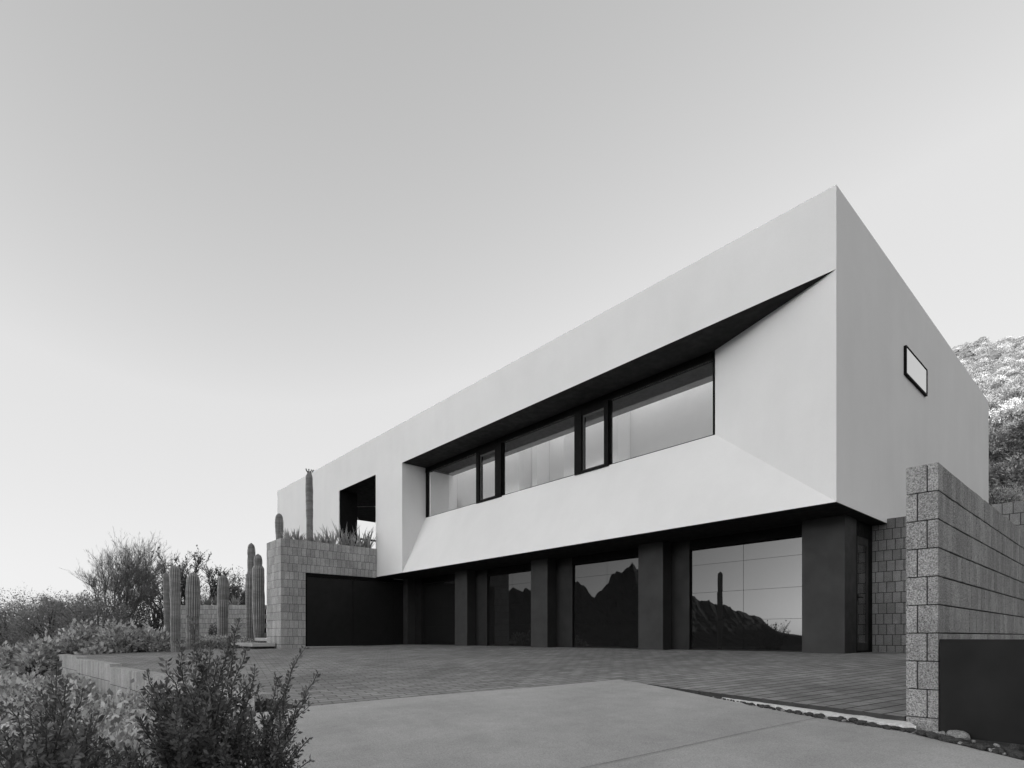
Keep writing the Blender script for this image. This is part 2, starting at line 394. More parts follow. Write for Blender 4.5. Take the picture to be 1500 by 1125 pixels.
# ---------------------------------------------------------------- block walls
def block_wall(m, p0, p1, z0f, ztop, th, course, bl, gap=.012, rot=0, skip=None, jit=.0022, core_in=.012, seed=1, faces_mortar=True):
    """blocks from p0 to p1 (xy), thickness th to the left of p0->p1, courses hung from ztop down to z0f(x,y)"""
    rr = random.Random(seed)
    d = Vector((p1[0]-p0[0], p1[1]-p0[1])); L = d.length; d /= L; nrm = Vector((-d.y, d.x))
    nc = int(math.ceil((ztop-min(z0f(*p0), z0f(*p1)))/course))
    for c in range(nc):
        zt = ztop-c*course; zb = zt-course
        s = -(bl*.5 if c % 2 else bl*.17)
        while s < L-1e-6:
            a = max(0, s); b_ = min(L, s+bl); s += bl
            if skip and (zt+zb)/2 < skip[1]: b_ = min(b_, skip[0])
            if b_-a < gap*2: continue
            mid = (a+b_)/2; P = Vector(p0)+d*mid
            zg = z0f(P.x, P.y)-.12
            if zt < zg: continue
            j = rr.uniform(-jit, jit)*1.0
            a_, b2 = a+gap/2, b_-gap/2; o1 = 0+j; o2 = th-j
            zb_ = zb+gap/2; zt_ = zt-gap/2
            if a < 1e-6: a_ = a+rr.uniform(0, .002)
            q = [Vector(p0)+d*u+nrm*v for u, v in ((a_, o1), (b2, o1), (b2, o2), (a_, o2))]
            m.m = 0; m.t = rr.random()
            m.hexa([(v.x, v.y, zb_) for v in q], [(v.x, v.y, zt_) for v in q])
def wall_core(m, p0, p1, zb, ztop, th, inset=.012):
    d = Vector((p1[0]-p0[0], p1[1]-p0[1])).normalized(); n = Vector((-d.y, d.x))
    q = [Vector(p0)+d*inset+n*inset, Vector(p1)-d*inset+n*inset, Vector(p1)-d*inset+n*(th-inset), Vector(p0)+d*inset+n*(th-inset)]
    m.hexa([(v.x, v.y, zb) for v in q], [(v.x, v.y, ztop-inset) for v in q])

# near retaining wall at the right
XW0, XW1, YW0, YW1 = -1.212, -1.017, 4.965, 25.2
t = tag(empty('retaining_wall', (XW1, YW0, -.75)), 'long tall wall of rough grey blocks running back beside the brick court, nearest the viewer on the right', 'wall')
def unp(o, root):                    # mesh built in world coordinates under an empty
    o.matrix_parent_inverse = Matrix.Translation(-Vector(root.location)); return o
m = MB()
# end face blocks alternate 2/3 - 1/3 like the photograph; the long face in .205 courses
rr = random.Random(5)
zt = 1.252; c = 0; cs = .2047; wd = XW1-XW0
while zt > -1.05:
    f = .36 if c % 2 else .66
    if c == 9: f = 2
    for (a, b) in ((0, f), (f, 1)) if f < 1 else ((0, 1),):
        m.m = 0; m.t = rr.random(); g2 = .0035
        y1 = YW0+rr.choice((.07, .14)) if b == 1 else YW0+.14
        m.hexa([(XW0+wd*a+(g2 if a else 0), YW0+rr.uniform(0, .003), zt-cs+g2), (XW0+wd*b-(g2 if b < 1 else 0), YW0+rr.uniform(0, .003), zt-cs+g2), (XW0+wd*b-(g2 if b < 1 else 0), YW0+.14, zt-cs+g2), (XW0+wd*a+(g2 if a else 0), YW0+.14, zt-cs+g2)],
               [(XW0+wd*a+(g2 if a else 0), YW0, zt-g2), (XW0+wd*b-(g2 if b < 1 else 0), YW0, zt-g2), (XW0+wd*b-(g2 if b < 1 else 0), YW0+.14, zt-g2), (XW0+wd*a+(g2 if a else 0), YW0+.14, zt-g2)])
    y = YW0+.146+(.07 if c % 2 else 0); 
    if c % 2:
        m.t = rr.random(); m.box(XW0, XW1-rr.uniform(0, .004), YW0+.144, y-.004, zt-cs+.0035, zt-.0035)
    while y < YW1:
        m.t = rr.random(); j = rr.uniform(0, .005)
        m.box(XW0+j, XW1-j, y, y+.1345, zt-cs+.005, zt-.005); y += .141
    zt -= cs; c += 1
unp(m.build('block_work', BLK_NEAR, t, bevel=.004), t)
m = MB(); m.box(XW0+.014, XW1-.014, YW0+.014, YW1, -1.05, 1.24); unp(m.build('mortar', MORTARD, t), t)

# block wall by the side door
t = tag(empty('court_end_wall', (-3.6, 12.5, -.3)), 'block wall closing the brick court beside the glass side door, under the white corner of the house', 'wall')
m = MB(); block_wall(m, (-3.62, 12.5), (-1.22, 12.5), lambda x, y: -.3, 2.25, .2, .2017, .14, seed=3)
unp(m.build('block_work', BLK_BACK, t), t)
m = MB(); wall_core(m, (-3.62, 12.5), (-1.22, 12.5), -.5, 2.25, .2, .008); unp(m.build('mortar', MORTAR, t), t)

# wall at the foot of the hill
t = tag(empty('hill_retaining_wall', (0, 25.4, 0)), 'low block wall holding back the hillside, behind the house at the right edge', 'wall')
m = MB(); block_wall(m, (-16, 25.45), (12, 25.45), lambda x, y: 2.2, 4.5, .3, .27, .3, seed=4)
unp(m.build('block_work', BLK_BACK, t), t)
m = MB(); wall_core(m, (-16, 25.45), (12, 25.45), -1, 4.5, .3, .01); unp(m.build('mortar', MORTAR, t), t)

# low wall edging the court, left foreground
t = tag(empty('low_court_wall', (-10.8, 1.5, -1.6)), 'low pale block wall edging the brick court among the shrubs on the left', 'wall')
m = MB()
L0 = [(-19.2, .92), (-10.8, 1.57), (-6.55, 1.99)]
rr = random.Random(8)
def ltop(x, y): return pv(x, y)+.03
for (p, q) in zip(L0, L0[1:]):
    d = Vector((q[0]-p[0], q[1]-p[1])); L = d.length; d /= L; n = Vector((-d.y, d.x)); s = 0
    bl = .1; k = int(L/bl); bl = L/k
    for i in range(k):
        P = Vector(p)+d*(i+.5)*bl; zt0 = round(ltop(P.x, P.y)/.055)*.055+.02
        for c in range(4):
            j = rr.uniform(0, .005); g2 = .002; a = i*bl+g2; b = (i+1)*bl-g2
            q4 = [Vector(p)+d*u+n*v for u, v in ((a, j), (b, j), (b, .2), (a, .2))]
            zt = zt0-c*.33
            m.t = rr.random(); m.hexa([(v.x, v.y, zt-.325) for v in q4], [(v.x, v.y, zt-(.005 if c else 0)) for v in q4])
unp(m.build('block_work', BLK_WING, t, bevel=.004), t)
m = MB()
for (p, q) in zip(L0, L0[1:]):
    d = Vector((q[0]-p[0], q[1]-p[1])); n = Vector((-d.y, d.x)).normalized()*.012; n2 = Vector((-d.y, d.x)).normalized()*.19
    q4 = [Vector(p)+n, Vector(q)+n, Vector(q)+n2, Vector(p)+n2]
    zz = [ltop(*p)-.05, ltop(*q)-.05, ltop(*q)-.05, ltop(*p)-.05]
    m.hexa([(v.x, v.y, -2) for v in q4], [(v.x, v.y, z_) for v, z_ in zip(q4, zz)])
unp(m.build('mortar', MORTAR, t), t)

# block planter wing with its dark doors
XP = -18.62; YP0 = 6.48; YP1 = 11.4; XP0 = -19.98; ZP = 3.18
t = tag(empty('block_planter_wing', (XP, YP0, -.4)), 'tall block planter with saguaros on top and wide black doors in its side', 'planter')
m = MB()
wskip = (.81, 2.12)
block_wall(m, (XP, YP0), (XP, 9.88), lambda x, y: -.42, ZP, .2, .265, .15, gap=.010, seed=6, skip=wskip)
block_wall(m, (XP0, YP0-.0), (XP-.005, YP0), lambda x, y: -.45, ZP, .2, .265, .2, gap=.010, seed=9)
block_wall(m, (XP0, 9.8), (XP0, YP0+.21), lambda x, y: -.45, ZP, .2, .265, .2, gap=.010, seed=12)
unp(m.build('block_work', BLK_WING, t), t)
m = MB(); m.box(XP0+.012, XP-.012, YP0+.012, YP0+.19, -.8, ZP-.012); m.box(XP-.19, XP-.012, YP0+.2, 7.28, -.8, ZP-.012); m.box(XP-.19, XP-.012, 7.29, 9.88, 2.13, ZP-.012); m.box(XP0+.012, XP0+.19, YP0+.2, 9.8, -.8, ZP-.012)
unp(m.build('mortar', MORTAR, t), t)
m = MB(); m.box(XP0+.2, XP-.2, YP0+.2, 9.8, ZP-.5, ZP-.1); unp(m.build('soil', EARTH, t), t)
m = MB(); m.box(XP-.10, XP-.03, 7.295, 11.5, 2.0, 2.115); m.box(XP-.10, XP-.03, 7.295, 7.34, -.4, 2.0); m.box(XP-.10, XP-.03, 11.3, 11.5, -.4, 2.0)
unp(m.build('door_frame', BLACKM, t), t)
for (a, b) in ((7.345, 8.985), (9.0, 10.64), (10.65, 11.29)):
    m = MB(); m.box(XP-.13, XP-.055, a, b, -.36, 1.995)
    unp(m.build('door', DOORM, t, bevel=.004), t)
m = MB(); m.box(XP-.2, XP+.01, 7.30, 11.4, -.5, -.335); unp(m.build('threshold', SLAB, t), t)

# ---------------------------------------------------------------- the house
YF, YG, YB = 9.89, 10.83, 22.57
XR, XL = -3.357, -28.9
ZT, ZS, ZH, ZW = 7.24, 2.158, 5.885, 4.15
XWL, XWR = -16.84, -5.96; XM = -18.70; XT = -21.76
H = tag(empty('modern_house', (XR, YF, -.3)), 'white stucco modern house with a long recessed window band above dark columns and garage doors', 'house')
def hp(mb, name, mat, bevel=0, parent=None):
    o = mb.build(name, mat, H if parent is None else parent, bevel=bevel)
    o.matrix_parent_inverse = Matrix.Translation(-Vector(H.location)) if parent is None else Matrix.Identity(4)
    return o
m = MB()
def fq(x0, x1, z0, z1): m.face([(x0, YF, z0), (x1, YF, z0), (x1, YF, z1), (x0, YF, z1)])
fq(XL, XT, ZS, ZH); fq(XL, XT, ZH, ZT); fq(XT, XM, ZH, ZT); fq(XM, XWL, ZS, ZH); fq(XM, XWL, ZH, ZT); fq(XWL, XR, ZH, ZT)
m.face([(XWL, YF, ZS), (XWL, YG, ZW), (XWL, YG, ZH), (XWL, YF, ZH)])           # left return
m.face([(XWL, YF, ZS), (XR, YF, ZS), (XWR, YG, ZW), (XWL, YG, ZW)])            # sloped apron
m.face([(XR, YF, ZS), (XR, YF, ZH), (XWR, YG, ZH), (XWR, YG, ZW)])            # splayed right return
m.face([(XL, YF, ZS), (XL, YF, ZT), (XL, 10.65, ZT), (XL, 10.65, ZS)])         # left end
m.face([(XL, 10.65, ZS), (XL, 10.65, ZT), (XT, 10.65, ZT), (XT, 10.65, ZS)])
m.face([(XL, YF, ZS), (XL, 10.65, ZS), (XT, 10.65, ZS), (XT, YF, ZS)])
o = hp(m, 'front_wall', STUCCO)
m = MB()                                                                       # right side wall, .25 thick, window hole
WY0, WY1, WZ0, WZ1 = 13.62, 15.2, 5.36, 5.90
for (y0, y1, z0, z1) in ((YF, WY0, ZS, ZT), (WY1, YB, ZS, ZT), (WY0, WY1, ZS, WZ0), (WY0, WY1, WZ1, ZT)):
    m.face([(XR, y0, z0), (XR, y1, z0), (XR, y1, z1), (XR, y0, z1)])
hp(m, 'side_wall', STUCCO)
m = MB(); m.face([(XR, YB, ZS), (XM, YB, ZS), (XM, YB, ZT), (XR, YB, ZT)])
m.face([(XM, YB, ZS), (XM, 11.2, ZS), (XM, 11.2, ZT), (XM, YB, ZT)]); hp(m, 'rear_wall', STUCCO)
m = MB()
m.box(XM+.01, XR-.01, YF+.01, 10.7, ZT-.25, ZT-.01); m.box(XM+.01, XR-.01, 14.2, YB-.01, ZT-.25, ZT-.01); m.box(XM+.01, -18.5, 10.7, 14.2, ZT-.25, ZT-.01); m.box(-5.3, XR-.01, 10.7, 14.2, ZT-.25, ZT-.01)  # open strip above the gallery: unseen skylight added to brighten its walls
m.box(-26.6, XM, 10.66, 16, ZT-.25, ZT-.01); m.box(XL+.01, XT-.01, YF+.01, 10.64, ZT-.2, ZT-.006); m.box(XT, XM, YF+.01, 10.65, ZT-.25, ZT-.01)
hp(m, 'roof', ROOFM)
m = MB()                                                                       # window soffit (dark)
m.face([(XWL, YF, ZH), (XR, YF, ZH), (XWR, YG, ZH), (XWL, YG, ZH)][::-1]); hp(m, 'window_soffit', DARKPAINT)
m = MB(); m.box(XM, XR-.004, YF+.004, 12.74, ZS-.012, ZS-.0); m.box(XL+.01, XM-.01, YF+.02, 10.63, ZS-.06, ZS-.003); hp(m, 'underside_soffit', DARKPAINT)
m = MB(); m.box(XM-.1, XR-.012, 12.75, 22.4, -.6, ZS-.02); m.box(XM-.1, -3.7, 12.42, 12.74, -.6, ZS-.02); m.box(-18.8, -3.95, 12.0, 12.41, -.6, ZS-.02); hp(m, 'ground_floor_wall', DOORM)
# gallery behind the upper windows
m = MB(); m.box(-18.5, -5.46, YG+.02, 13.99, 3.9, 4.05); hp(m, 'gallery_floor', INFLOOR)
m = MB(); m.box(XWL-.1, -5.3, YG+.05, 11.84, 5.76, 6.0); hp(m, 'gallery_ceiling', INCEIL)
for bb in ((-18.65, -14.82, 13.4, 13.6, 7.2), (-15.0, -14.82, 13.605, 13.99, 7.2), (-14.13, -13.91, 13.4, 13.99, 7.2), (-12.65, -10.46, 13.4, 13.99, 7.2),
           (-18.66, -18.5, 10.9, 13.39, 7.2), (-17.0, -16.62, 10.9, 11.84, 5.755), (-5.45, -5.3, 10.9, 13.99, 5.755)):
    m = MB(); m.box(bb[0], bb[1], bb[2], bb[3], 4.055, bb[4]); hp(m, 'gallery_wall', INWALL)
m = MB(); m.box(-15.0, -5.2, 14.0, 14.2, 4.05, 7.2); hp(m, 'gallery_panel', INPANEL)
# upper windows
def gx(px, y=YG): r = ray(px); return y*r[0]/r[1]
def winframe(m, x0, x1, z0, z1, y0, y1, w_=.05, wt=None, wb=None):
    wt = wt or w_; wb = w_ if wb is None else wb
    m.box(x0, x0+w_, y0, y1, z0, z1); m.box(x1-w_, x1, y0, y1, z0, z1)
    m.box(x0+w_, x1-w_, y0, y1, z1-wt, z1); m.box(x0+w_, x1-w_, y0, y1, z0, z0+wb)
ZB = ZW+.004
m = MB(); m.box(XWL+.004, XWR-.05, YG-.015, YG+.10, 5.715, ZH-.004); hp(m, 'window_header', BLACKM)
def fixed(px0, px1, lp=.05, rp=.02):
    x0, x1 = gx(px0), gx(px1)
    f = MB(); f.box(x0, x0+lp, YG+.0, YG+.09, ZB, 5.712); f.box(x1-rp, x1, YG+.0, YG+.09, ZB, 5.712); f.box(x0+lp, x1-rp, YG+.0, YG+.05, ZB, ZB+.012)
    fo = hp(f, 'window', BLACKM)
    g_ = MB(); g_.box(x0+lp, x1-rp, YG+.022, YG+.03, ZB+.012, 5.712); g_.build('pane', WGLASS, fo)
fixed(623.5, 698.5, .13, .02); fixed(736, 842.5, .02, .02); fixed(893, 1046, .02, .03)
def sash(px0, px1, left, right):
    x0, x1 = gx(px0), gx(px1)
    f = MB(); f.box(x0, x0+left, YG-.05, YG+.12, ZB-.03, 5.712); f.box(x1-right, x1, YG-.05, YG+.12, ZB-.03, 5.712)
    f.box(x0+left, x1-right, YG-.03, YG+.12, 5.60, 5.712); f.box(x0+left, x1-right, YG-.05, YG+.12, ZB-.03, ZB+.03)
    fo = hp(f, 'window', BLACKM)
    s_ = MB(); winframe(s_, x0+left+.004, x1-right-.004, ZB+.035, 5.595, YG+.0, YG+.05, .035, .04, .03); s_.build('frame', GREYM, fo)
    g_ = MB(); g_.box(x0+left+.04, x1-right-.04, YG+.02, YG+.028, ZB+.065, 5.555); g_.build('pane', WGLASS, fo)
sash(699, 735.5, .14, .28); sash(843, 892.5, .24, .13)
# columns
CXS = [(-4.31, -3.585), (-7.97, -7.30), (-11.63, -10.97), (-15.30, -14.62), (-18.60, -18.3)]
for (x0, x1) in CXS:
    m = MB(); m.box(x0, x1, 10.97, 11.56, -.62, ZS-.0145); m.m = 0
    hp(m, 'column', METAL, bevel=.006)
# garage doors: jambs and glass panels
bays = [(-7.30, -4.31), (-10.97, -7.97), (-14.62, -11.63), (-18.3, -15.30)]
JW = (.467, .62, .62, .45)
for k, (x0, x1) in enumerate(bays):
    j = JW[k]
    m = MB(); m.box(x0+.002, x0+j, 11.30, 11.45, -.6, ZS-.0145); m.box(x1-.1, x1-.002, 11.31, 11.45, -.6, ZS-.0145); m.m = 1; m.box(x0+j, x1-.1, 11.32, 11.45, 1.932, ZS-.0145)
    f = hp(m, 'door_frame', [DOORM, BLACKM])
    m = MB(); m.box(x0+j, x1-.1, 11.34, 11.46, -.6, -.275); f = hp(m, 'threshold', DOORM)
    d = MB(); d.box(x0+j+.01, x1-.11, 11.38, 11.42, -.27, 1.93); do = hp(d, 'garage_door', BLACKM)
    W_ = (x1-.11-(x0+j+.01))/2
    for i in range(2):
        for (z0, z1) in ((-.268, .343), (.349, .955), (.961, 1.570), (1.576, 1.929)):
            g_ = MB(); xa = x0+j+.01+i*W_+.004; xb = xa+W_-.008
            e = random.uniform(-.0003, .0003)
            g_.hexa([(xa, 11.360+e, z0), (xb, 11.360-e, z0), (xb, 11.379, z0), (xa, 11.379, z0)], [(xa, 11.360+e, z1), (xb, 11.360-e, z1), (xb, 11.379, z1), (xa, 11.379, z1)])
            g_.build('pane', GGLASS, do)
# side door under the corner, facing right
m = MB(); m.box(-3.66, -3.585, 11.565, 11.60, -.3, ZS-.0145); m.box(-3.66, -3.60, 12.30, 12.48, -.3, ZS-.0145); m.box(-3.66, -3.60, 11.60, 12.30, 1.86, ZS-.0145); m.box(-3.66, -3.60, 11.60, 12.30, -.34, -.27)
hp(m, 'side_door_frame', BLACKM)
m = MB(); m.box(-3.65, -3.61, 11.61, 11.70, -.265, 1.855); m.box(-3.65, -3.61, 12.22, 12.295, -.265, 1.855); m.box(-3.65, -3.61, 11.70, 12.22, 1.72, 1.855); m.box(-3.65, -3.61, 11.70, 12.22, -.265, -.12)
do = hp(m, 'side_door', METAL)
g_ = MB(); g_.box(-3.635, -3.625, 11.70, 12.22, -.12, 1.72); g_.build('pane', DGLASS, do)
g_ = MB(); g_.tube([(-3.61, 11.665, .72), (-3.56, 11.665, .72), (-3.555, 11.72, .72), (-3.555, 11.80, .72)], .011, 6); g_.box(-3.612, -3.603, 11.64, 11.69, .66, .78); g_.build('handle', BLACKM, do, smooth=False)
m = MB(); m.box(-3.9, -3.7, 11.57, 12.4, -.6, ZS-.02); hp(m, 'door_recess', METAL)
# side window: black box frame standing proud of the wall
m = MB(); x0, x1 = XR-.25, XR+.05
fw = .032
m.box(x0, x1, WY0-fw, WY0, WZ0-fw, WZ1+.012); m.box(x0, x1, WY1, WY1+.012, WZ0-fw, WZ1+.012); m.box(x0, x1, WY0, WY1, WZ1, WZ1+.012); m.box(x0, x1, WY0, WY1, WZ0-fw, WZ0)
sw = hp(m, 'side_window', BLACKM)
g_ = MB(); g_.box(x1-.03, x1-.012, WY0, WY1, WZ0, WZ1); g_.build('pane', SIDEGLASS, sw)
# terrace void at the left
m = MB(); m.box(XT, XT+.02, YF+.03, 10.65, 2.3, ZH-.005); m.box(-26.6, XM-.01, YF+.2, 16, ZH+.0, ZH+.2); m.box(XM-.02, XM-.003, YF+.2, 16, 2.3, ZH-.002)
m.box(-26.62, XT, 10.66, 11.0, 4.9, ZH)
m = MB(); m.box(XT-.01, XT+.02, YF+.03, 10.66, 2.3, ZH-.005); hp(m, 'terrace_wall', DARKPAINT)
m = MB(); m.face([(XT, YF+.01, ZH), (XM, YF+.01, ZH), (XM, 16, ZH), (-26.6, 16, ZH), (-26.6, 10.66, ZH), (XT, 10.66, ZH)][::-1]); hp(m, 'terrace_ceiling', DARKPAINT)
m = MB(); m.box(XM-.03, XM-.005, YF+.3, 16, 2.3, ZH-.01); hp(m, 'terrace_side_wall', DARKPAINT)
m = MB(); c0 = (-24.05, 11.4, ZH-.02); c1 = (-26.3, 12.95, ZH-.02); c2 = (-23.2, 12.3, ZH-.02)
m.tube([c1, c0], .035, 4); m.tube([c0, c2], .014, 4); hp(m, 'ceiling_trim', SLAB)
m = MB(); m.tube([(-25.2, 11.2, 4.68), (-25.2, 16.0, 4.68)], .05, 6); m.tube([(-25.2, 11.9, 2.9), (-25.2, 11.9, 4.68)], .02, 5); m.tube([(-25.2, 15.9, 2.9), (-25.2, 15.9, 4.68)], .02, 5)
hp(m, 'railing', BLACKM)
m = MB(); m.box(-26.6, XM, 10.67, 16, 2.6, 2.85); hp(m, 'terrace_floor', ROOFM)
m = MB(); m.box(-28.5, -20.2, 9.95, 10.5, -.9, 2.09); hp(m, 'lower_wall', BLK_WING)

# ---------------------------------------------------------------- gate
t = tag(empty('driveway_gate', (XW1, YW0, -.75)), 'black steel plate gate standing beside the end of the near block wall', 'gate')
m = MB(); m.box(XW1+.006, 2.4, YW0+.005, YW0+.012, -.86, -.02); m.m = 0; unp(m.build('panel', GATEM, t), t)
m = MB(); m.box(XW1+.008, 2.4, YW0+.013, YW0+.05, -.06, -.028); m.box(XW1+.008, XW1+.045, YW0+.013, YW0+.05, -.86, -.06); m.box(2.36, 2.4, YW0+.013, YW0+.05, -.86, -.06); unp(m.build('frame', GATEM, t), t)

# ---------------------------------------------------------------- steps and slab beside the wing
st = [(-22.8, -19.0, 5.72, 6.44, -.33, -.22, 'lowest long pale concrete slab step running in front of the cacti'),
      (-21.6, -20.02, 6.60, 7.3, -.17, -.05, 'middle pale concrete step against the block planter wing'),
      (-21.5, -20.02, 7.35, 8.1, .0, .12, 'upper pale concrete step against the block planter wing'),
      (-21.4, -20.02, 8.15, 9.0, .17, .29, 'topmost pale concrete step, half hidden behind the tall cacti')]
for (x0, x1, y0, y1, z0, z1, lb) in st:
    m = MB(); m.box(x0-x1, 0, 0, y1-y0, z0-z0, z1-z0); o = m.build('garden_step', SLAB, None, bevel=.01); o.location = (x1, y0, z0)
    tag(o, lb, 'step', 'concrete steps beside the planter wing')
m = MB(); m.box(-22.7, -19.1, 5.80, 6.44, -.6, -.33); o = m.build('step_base', JOINT); o['kind'] = 'structure'

# ---------------------------------------------------------------- saguaros
def saguaro_mesh(name, h, r, mat, seed=0, ribs=17, neck=None, n_ring=46):
    rr = random.Random(seed); NA = ribs*4; V = []; F = []; rib = []
    ph = rr.uniform(0, 6)
    for i in range(n_ring+1):
        f = i/n_ring; z = h*f
        top = max(0, (z-(h-r*1.7))/(r*1.7)); prof = math.sqrt(max(0, 1-top**2.3))
        body = .80+.22*math.sin(min(1, f*1.35)*math.pi*.55) - .06*f +.035*math.sin(f*9+ph)+.02*math.sin(f*23+ph*2)+.012*math.sin(f*41+ph)
        if neck:
            for (zn, amt) in neck: body *= 1-amt*math.exp(-((z-zn)/.07)**2)
            body *= (1-.28*ss(neck[0][0]-.05, neck[0][0]+.05, z))
        q = r*body*prof
        for j in range(NA):
            a = 2*math.pi*j/NA; c = .5+.5*math.cos(a*ribs); k = 1-.17*(1-c)
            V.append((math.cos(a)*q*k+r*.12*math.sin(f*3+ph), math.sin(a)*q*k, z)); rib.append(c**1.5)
    for i in range(n_ring):
        for j in range(NA): F.append((i*NA+j, i*NA+(j+1) % NA, (i+1)*NA+(j+1) % NA, (i+1)*NA+j))
    me = bpy.data.meshes.new(name); me.from_pydata(V, [], F); me.materials.append(mat)
    a = me.attributes.new('rib', 'FLOAT', 'POINT'); a.data.foreach_set('value', rib)
    me.polygons.foreach_set('use_smooth', [True]*len(F)); me.update(); return me
def saguaro(px, ptop, t, wpx, zb, label, grp, seed=0, neck=None, lean=0, pos=None):
    x, y = at(px, t); top = hz(ptop, t); h = top-zb; r = wpx*.90/2/FOC*t
    nk = [(n0*h, .16) for n0 in neck] if neck else None
    o = bpy.data.objects.new('saguaro_cactus', saguaro_mesh('saguaro_cactus', h, r*1.02, SAG, seed, neck=nk)); COL.objects.link(o)
    o.location = (x, y, zb); o.rotation_euler = (.012*math.sin(seed*2.3), .012*math.cos(seed*1.7), seed); tag(o, label, 'cactus', grp); return o
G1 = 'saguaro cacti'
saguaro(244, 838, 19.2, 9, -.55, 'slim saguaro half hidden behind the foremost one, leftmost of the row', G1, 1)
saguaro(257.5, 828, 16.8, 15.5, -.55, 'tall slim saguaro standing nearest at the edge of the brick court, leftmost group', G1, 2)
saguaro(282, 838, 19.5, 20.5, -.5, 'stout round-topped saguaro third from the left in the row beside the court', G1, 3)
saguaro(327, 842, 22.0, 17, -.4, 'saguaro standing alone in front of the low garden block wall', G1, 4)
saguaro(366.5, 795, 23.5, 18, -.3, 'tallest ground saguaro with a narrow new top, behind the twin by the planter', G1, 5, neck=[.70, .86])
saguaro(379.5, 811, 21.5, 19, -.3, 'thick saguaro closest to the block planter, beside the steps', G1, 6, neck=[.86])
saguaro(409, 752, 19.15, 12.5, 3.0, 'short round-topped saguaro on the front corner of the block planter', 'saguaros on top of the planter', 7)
s8 = saguaro(453, 692, 19.5, 11.5, 3.0, 'tall thin saguaro on top of the planter with small buds at its tip', 'saguaros on top of the planter', 8)
m = MB()
for i in range(7):
    a = i*.9; m.tube([(.05*math.cos(a), .05*math.sin(a), s8.dimensions.z-.05), (.12*math.cos(a), .12*math.sin(a), s8.dimensions.z+.06), (.15*math.cos(a), .15*math.sin(a), s8.dimensions.z+.13)], [.02, .018, .03], 5)
bpy.context.view_layer.update()
hh = 2.4+hz(692, 19.5)-hz(692, 19.5)
m = MB(); zt8 = hz(692, 19.5)-3.0
for i in range(8):
    a = i*.8; e = random.uniform(.6, 1.1); m.tube([(.05*math.cos(a), .05*math.sin(a), zt8-.05), (.11*e*math.cos(a), .11*e*math.sin(a), zt8+.03*e), (.15*e*math.cos(a), .15*e*math.sin(a), zt8+.11*e)], [.012, .012, .024], 5)
m.build('flower_bud', BARKP, s8)
# saguaro behind the photographer, reflected in the garage glass
o = bpy.data.objects.new('saguaro_cactus', saguaro_mesh('saguaro_cactus', 5.6, .15, SAG, 9)); COL.objects.link(o)
xx, yy = ray(1055)[0]*34.4, 22.72-ray(1055)[1]*34.4; o.location = (xx, yy, -1.65)
tag(o, 'single dark saguaro seen only mirrored in the right garage glass', 'cactus')

# ---------------------------------------------------------------- foliage tools
def leafmesh(name, P, D, size, mat, width=.45, seed=1, parent=None, fold=.25, extra=None):
    """P positions, D directions (n,3); rhombic folded leaves"""
    g = np.random.default_rng(seed); n = len(P)
    P = np.asarray(P, float); D = np.asarray(D, float); D /= np.linalg.norm(D, axis=1)[:, None]+1e-9
    q = g.normal(size=(n, 3)); S_ = np.cross(D, q); S_ /= np.linalg.norm(S_, axis=1)[:, None]+1e-9
    N = np.cross(S_, D); sz = (np.asarray(size)*np.ones(n)*g.uniform(.65, 1.3, n))[:, None]
    a = P; b = P+D*sz*.5+S_*sz*width*.5+N*sz*fold*.3; c = P+D*sz; d = P+D*sz*.5-S_*sz*width*.5+N*sz*fold*.3
    V = np.stack([a, b, c, d], 1).reshape(-1, 3)
    me = bpy.data.meshes.new(name); me.vertices.add(4*n); me.vertices.foreach_set('co', V.ravel().astype(np.float32))
    me.loops.add(4*n); me.loops.foreach_set('vertex_index', np.arange(4*n, dtype=np.int32))
    me.polygons.add(n); me.polygons.foreach_set('loop_start', np.arange(0, 4*n, 4, dtype=np.int32)); me.polygons.foreach_set('loop_total', np.full(n, 4, dtype=np.int32))
    at_ = me.attributes.new('tone', 'FLOAT', 'FACE'); at_.data.foreach_set('value', g.random(n).astype(np.float32))
    me.materials.append(mat); me.update(calc_edges=True); me.validate()
    o = bpy.data.objects.new(name, me); COL.objects.link(o); o.parent = parent; return o
def mound_points(n, rx, ry, rz, seed, shell=.55, lump=.25):
    g = np.random.default_rng(seed)
    a = g.uniform(0, 2*np.pi, n); zc = g.uniform(0, 1, n); rad = g.uniform(shell, 1, n)**.6
    s = np.sqrt(1-zc**2*.98)
    l = 1+lump*np.sin(a*3+seed)*np.cos(zc*5+seed)+lump*.6*np.sin(a*7+2*seed+zc*9)
    x = np.cos(a)*s*rad*l; y = np.sin(a)*s*rad*l; z = zc*rad*(l*.5+.5)
    P = np.stack([x*rx, y*ry, z*rz], 1); D = np.stack([x/rx, y/ry, z/rz+.25], 1)+g.normal(scale=.55, size=(n, 3))
    return P, D
def shrub(name, loc, rx, ry, rz, n, size, mat, label, cat, grp=None, seed=1, stems=14, bark=None, width=.45, lump=.25, shell=.45):
    t = tag(empty(name, loc), label, cat, grp)
    P, D = mound_points(n, rx, ry, rz, seed, shell, lump)
    leafmesh('foliage', P, D, size, mat, width, seed, t)
    m = MB(); rr = random.Random(seed)
    for i in range(stems):
        a = rr.uniform(0, 6.28); q = rr.uniform(.3, .85); zz = rr.uniform(.4, .85)
        m.tube([(0, 0, -.1), (rx*q*.45*math.cos(a), ry*q*.45*math.sin(a), rz*zz*.6), (rx*q*math.cos(a+.2), ry*q*math.sin(a+.2), rz*zz)], [.018*rz+.006, .012*rz+.004, .004], 4)
    m.build('stem', bark or BARK, t); return t

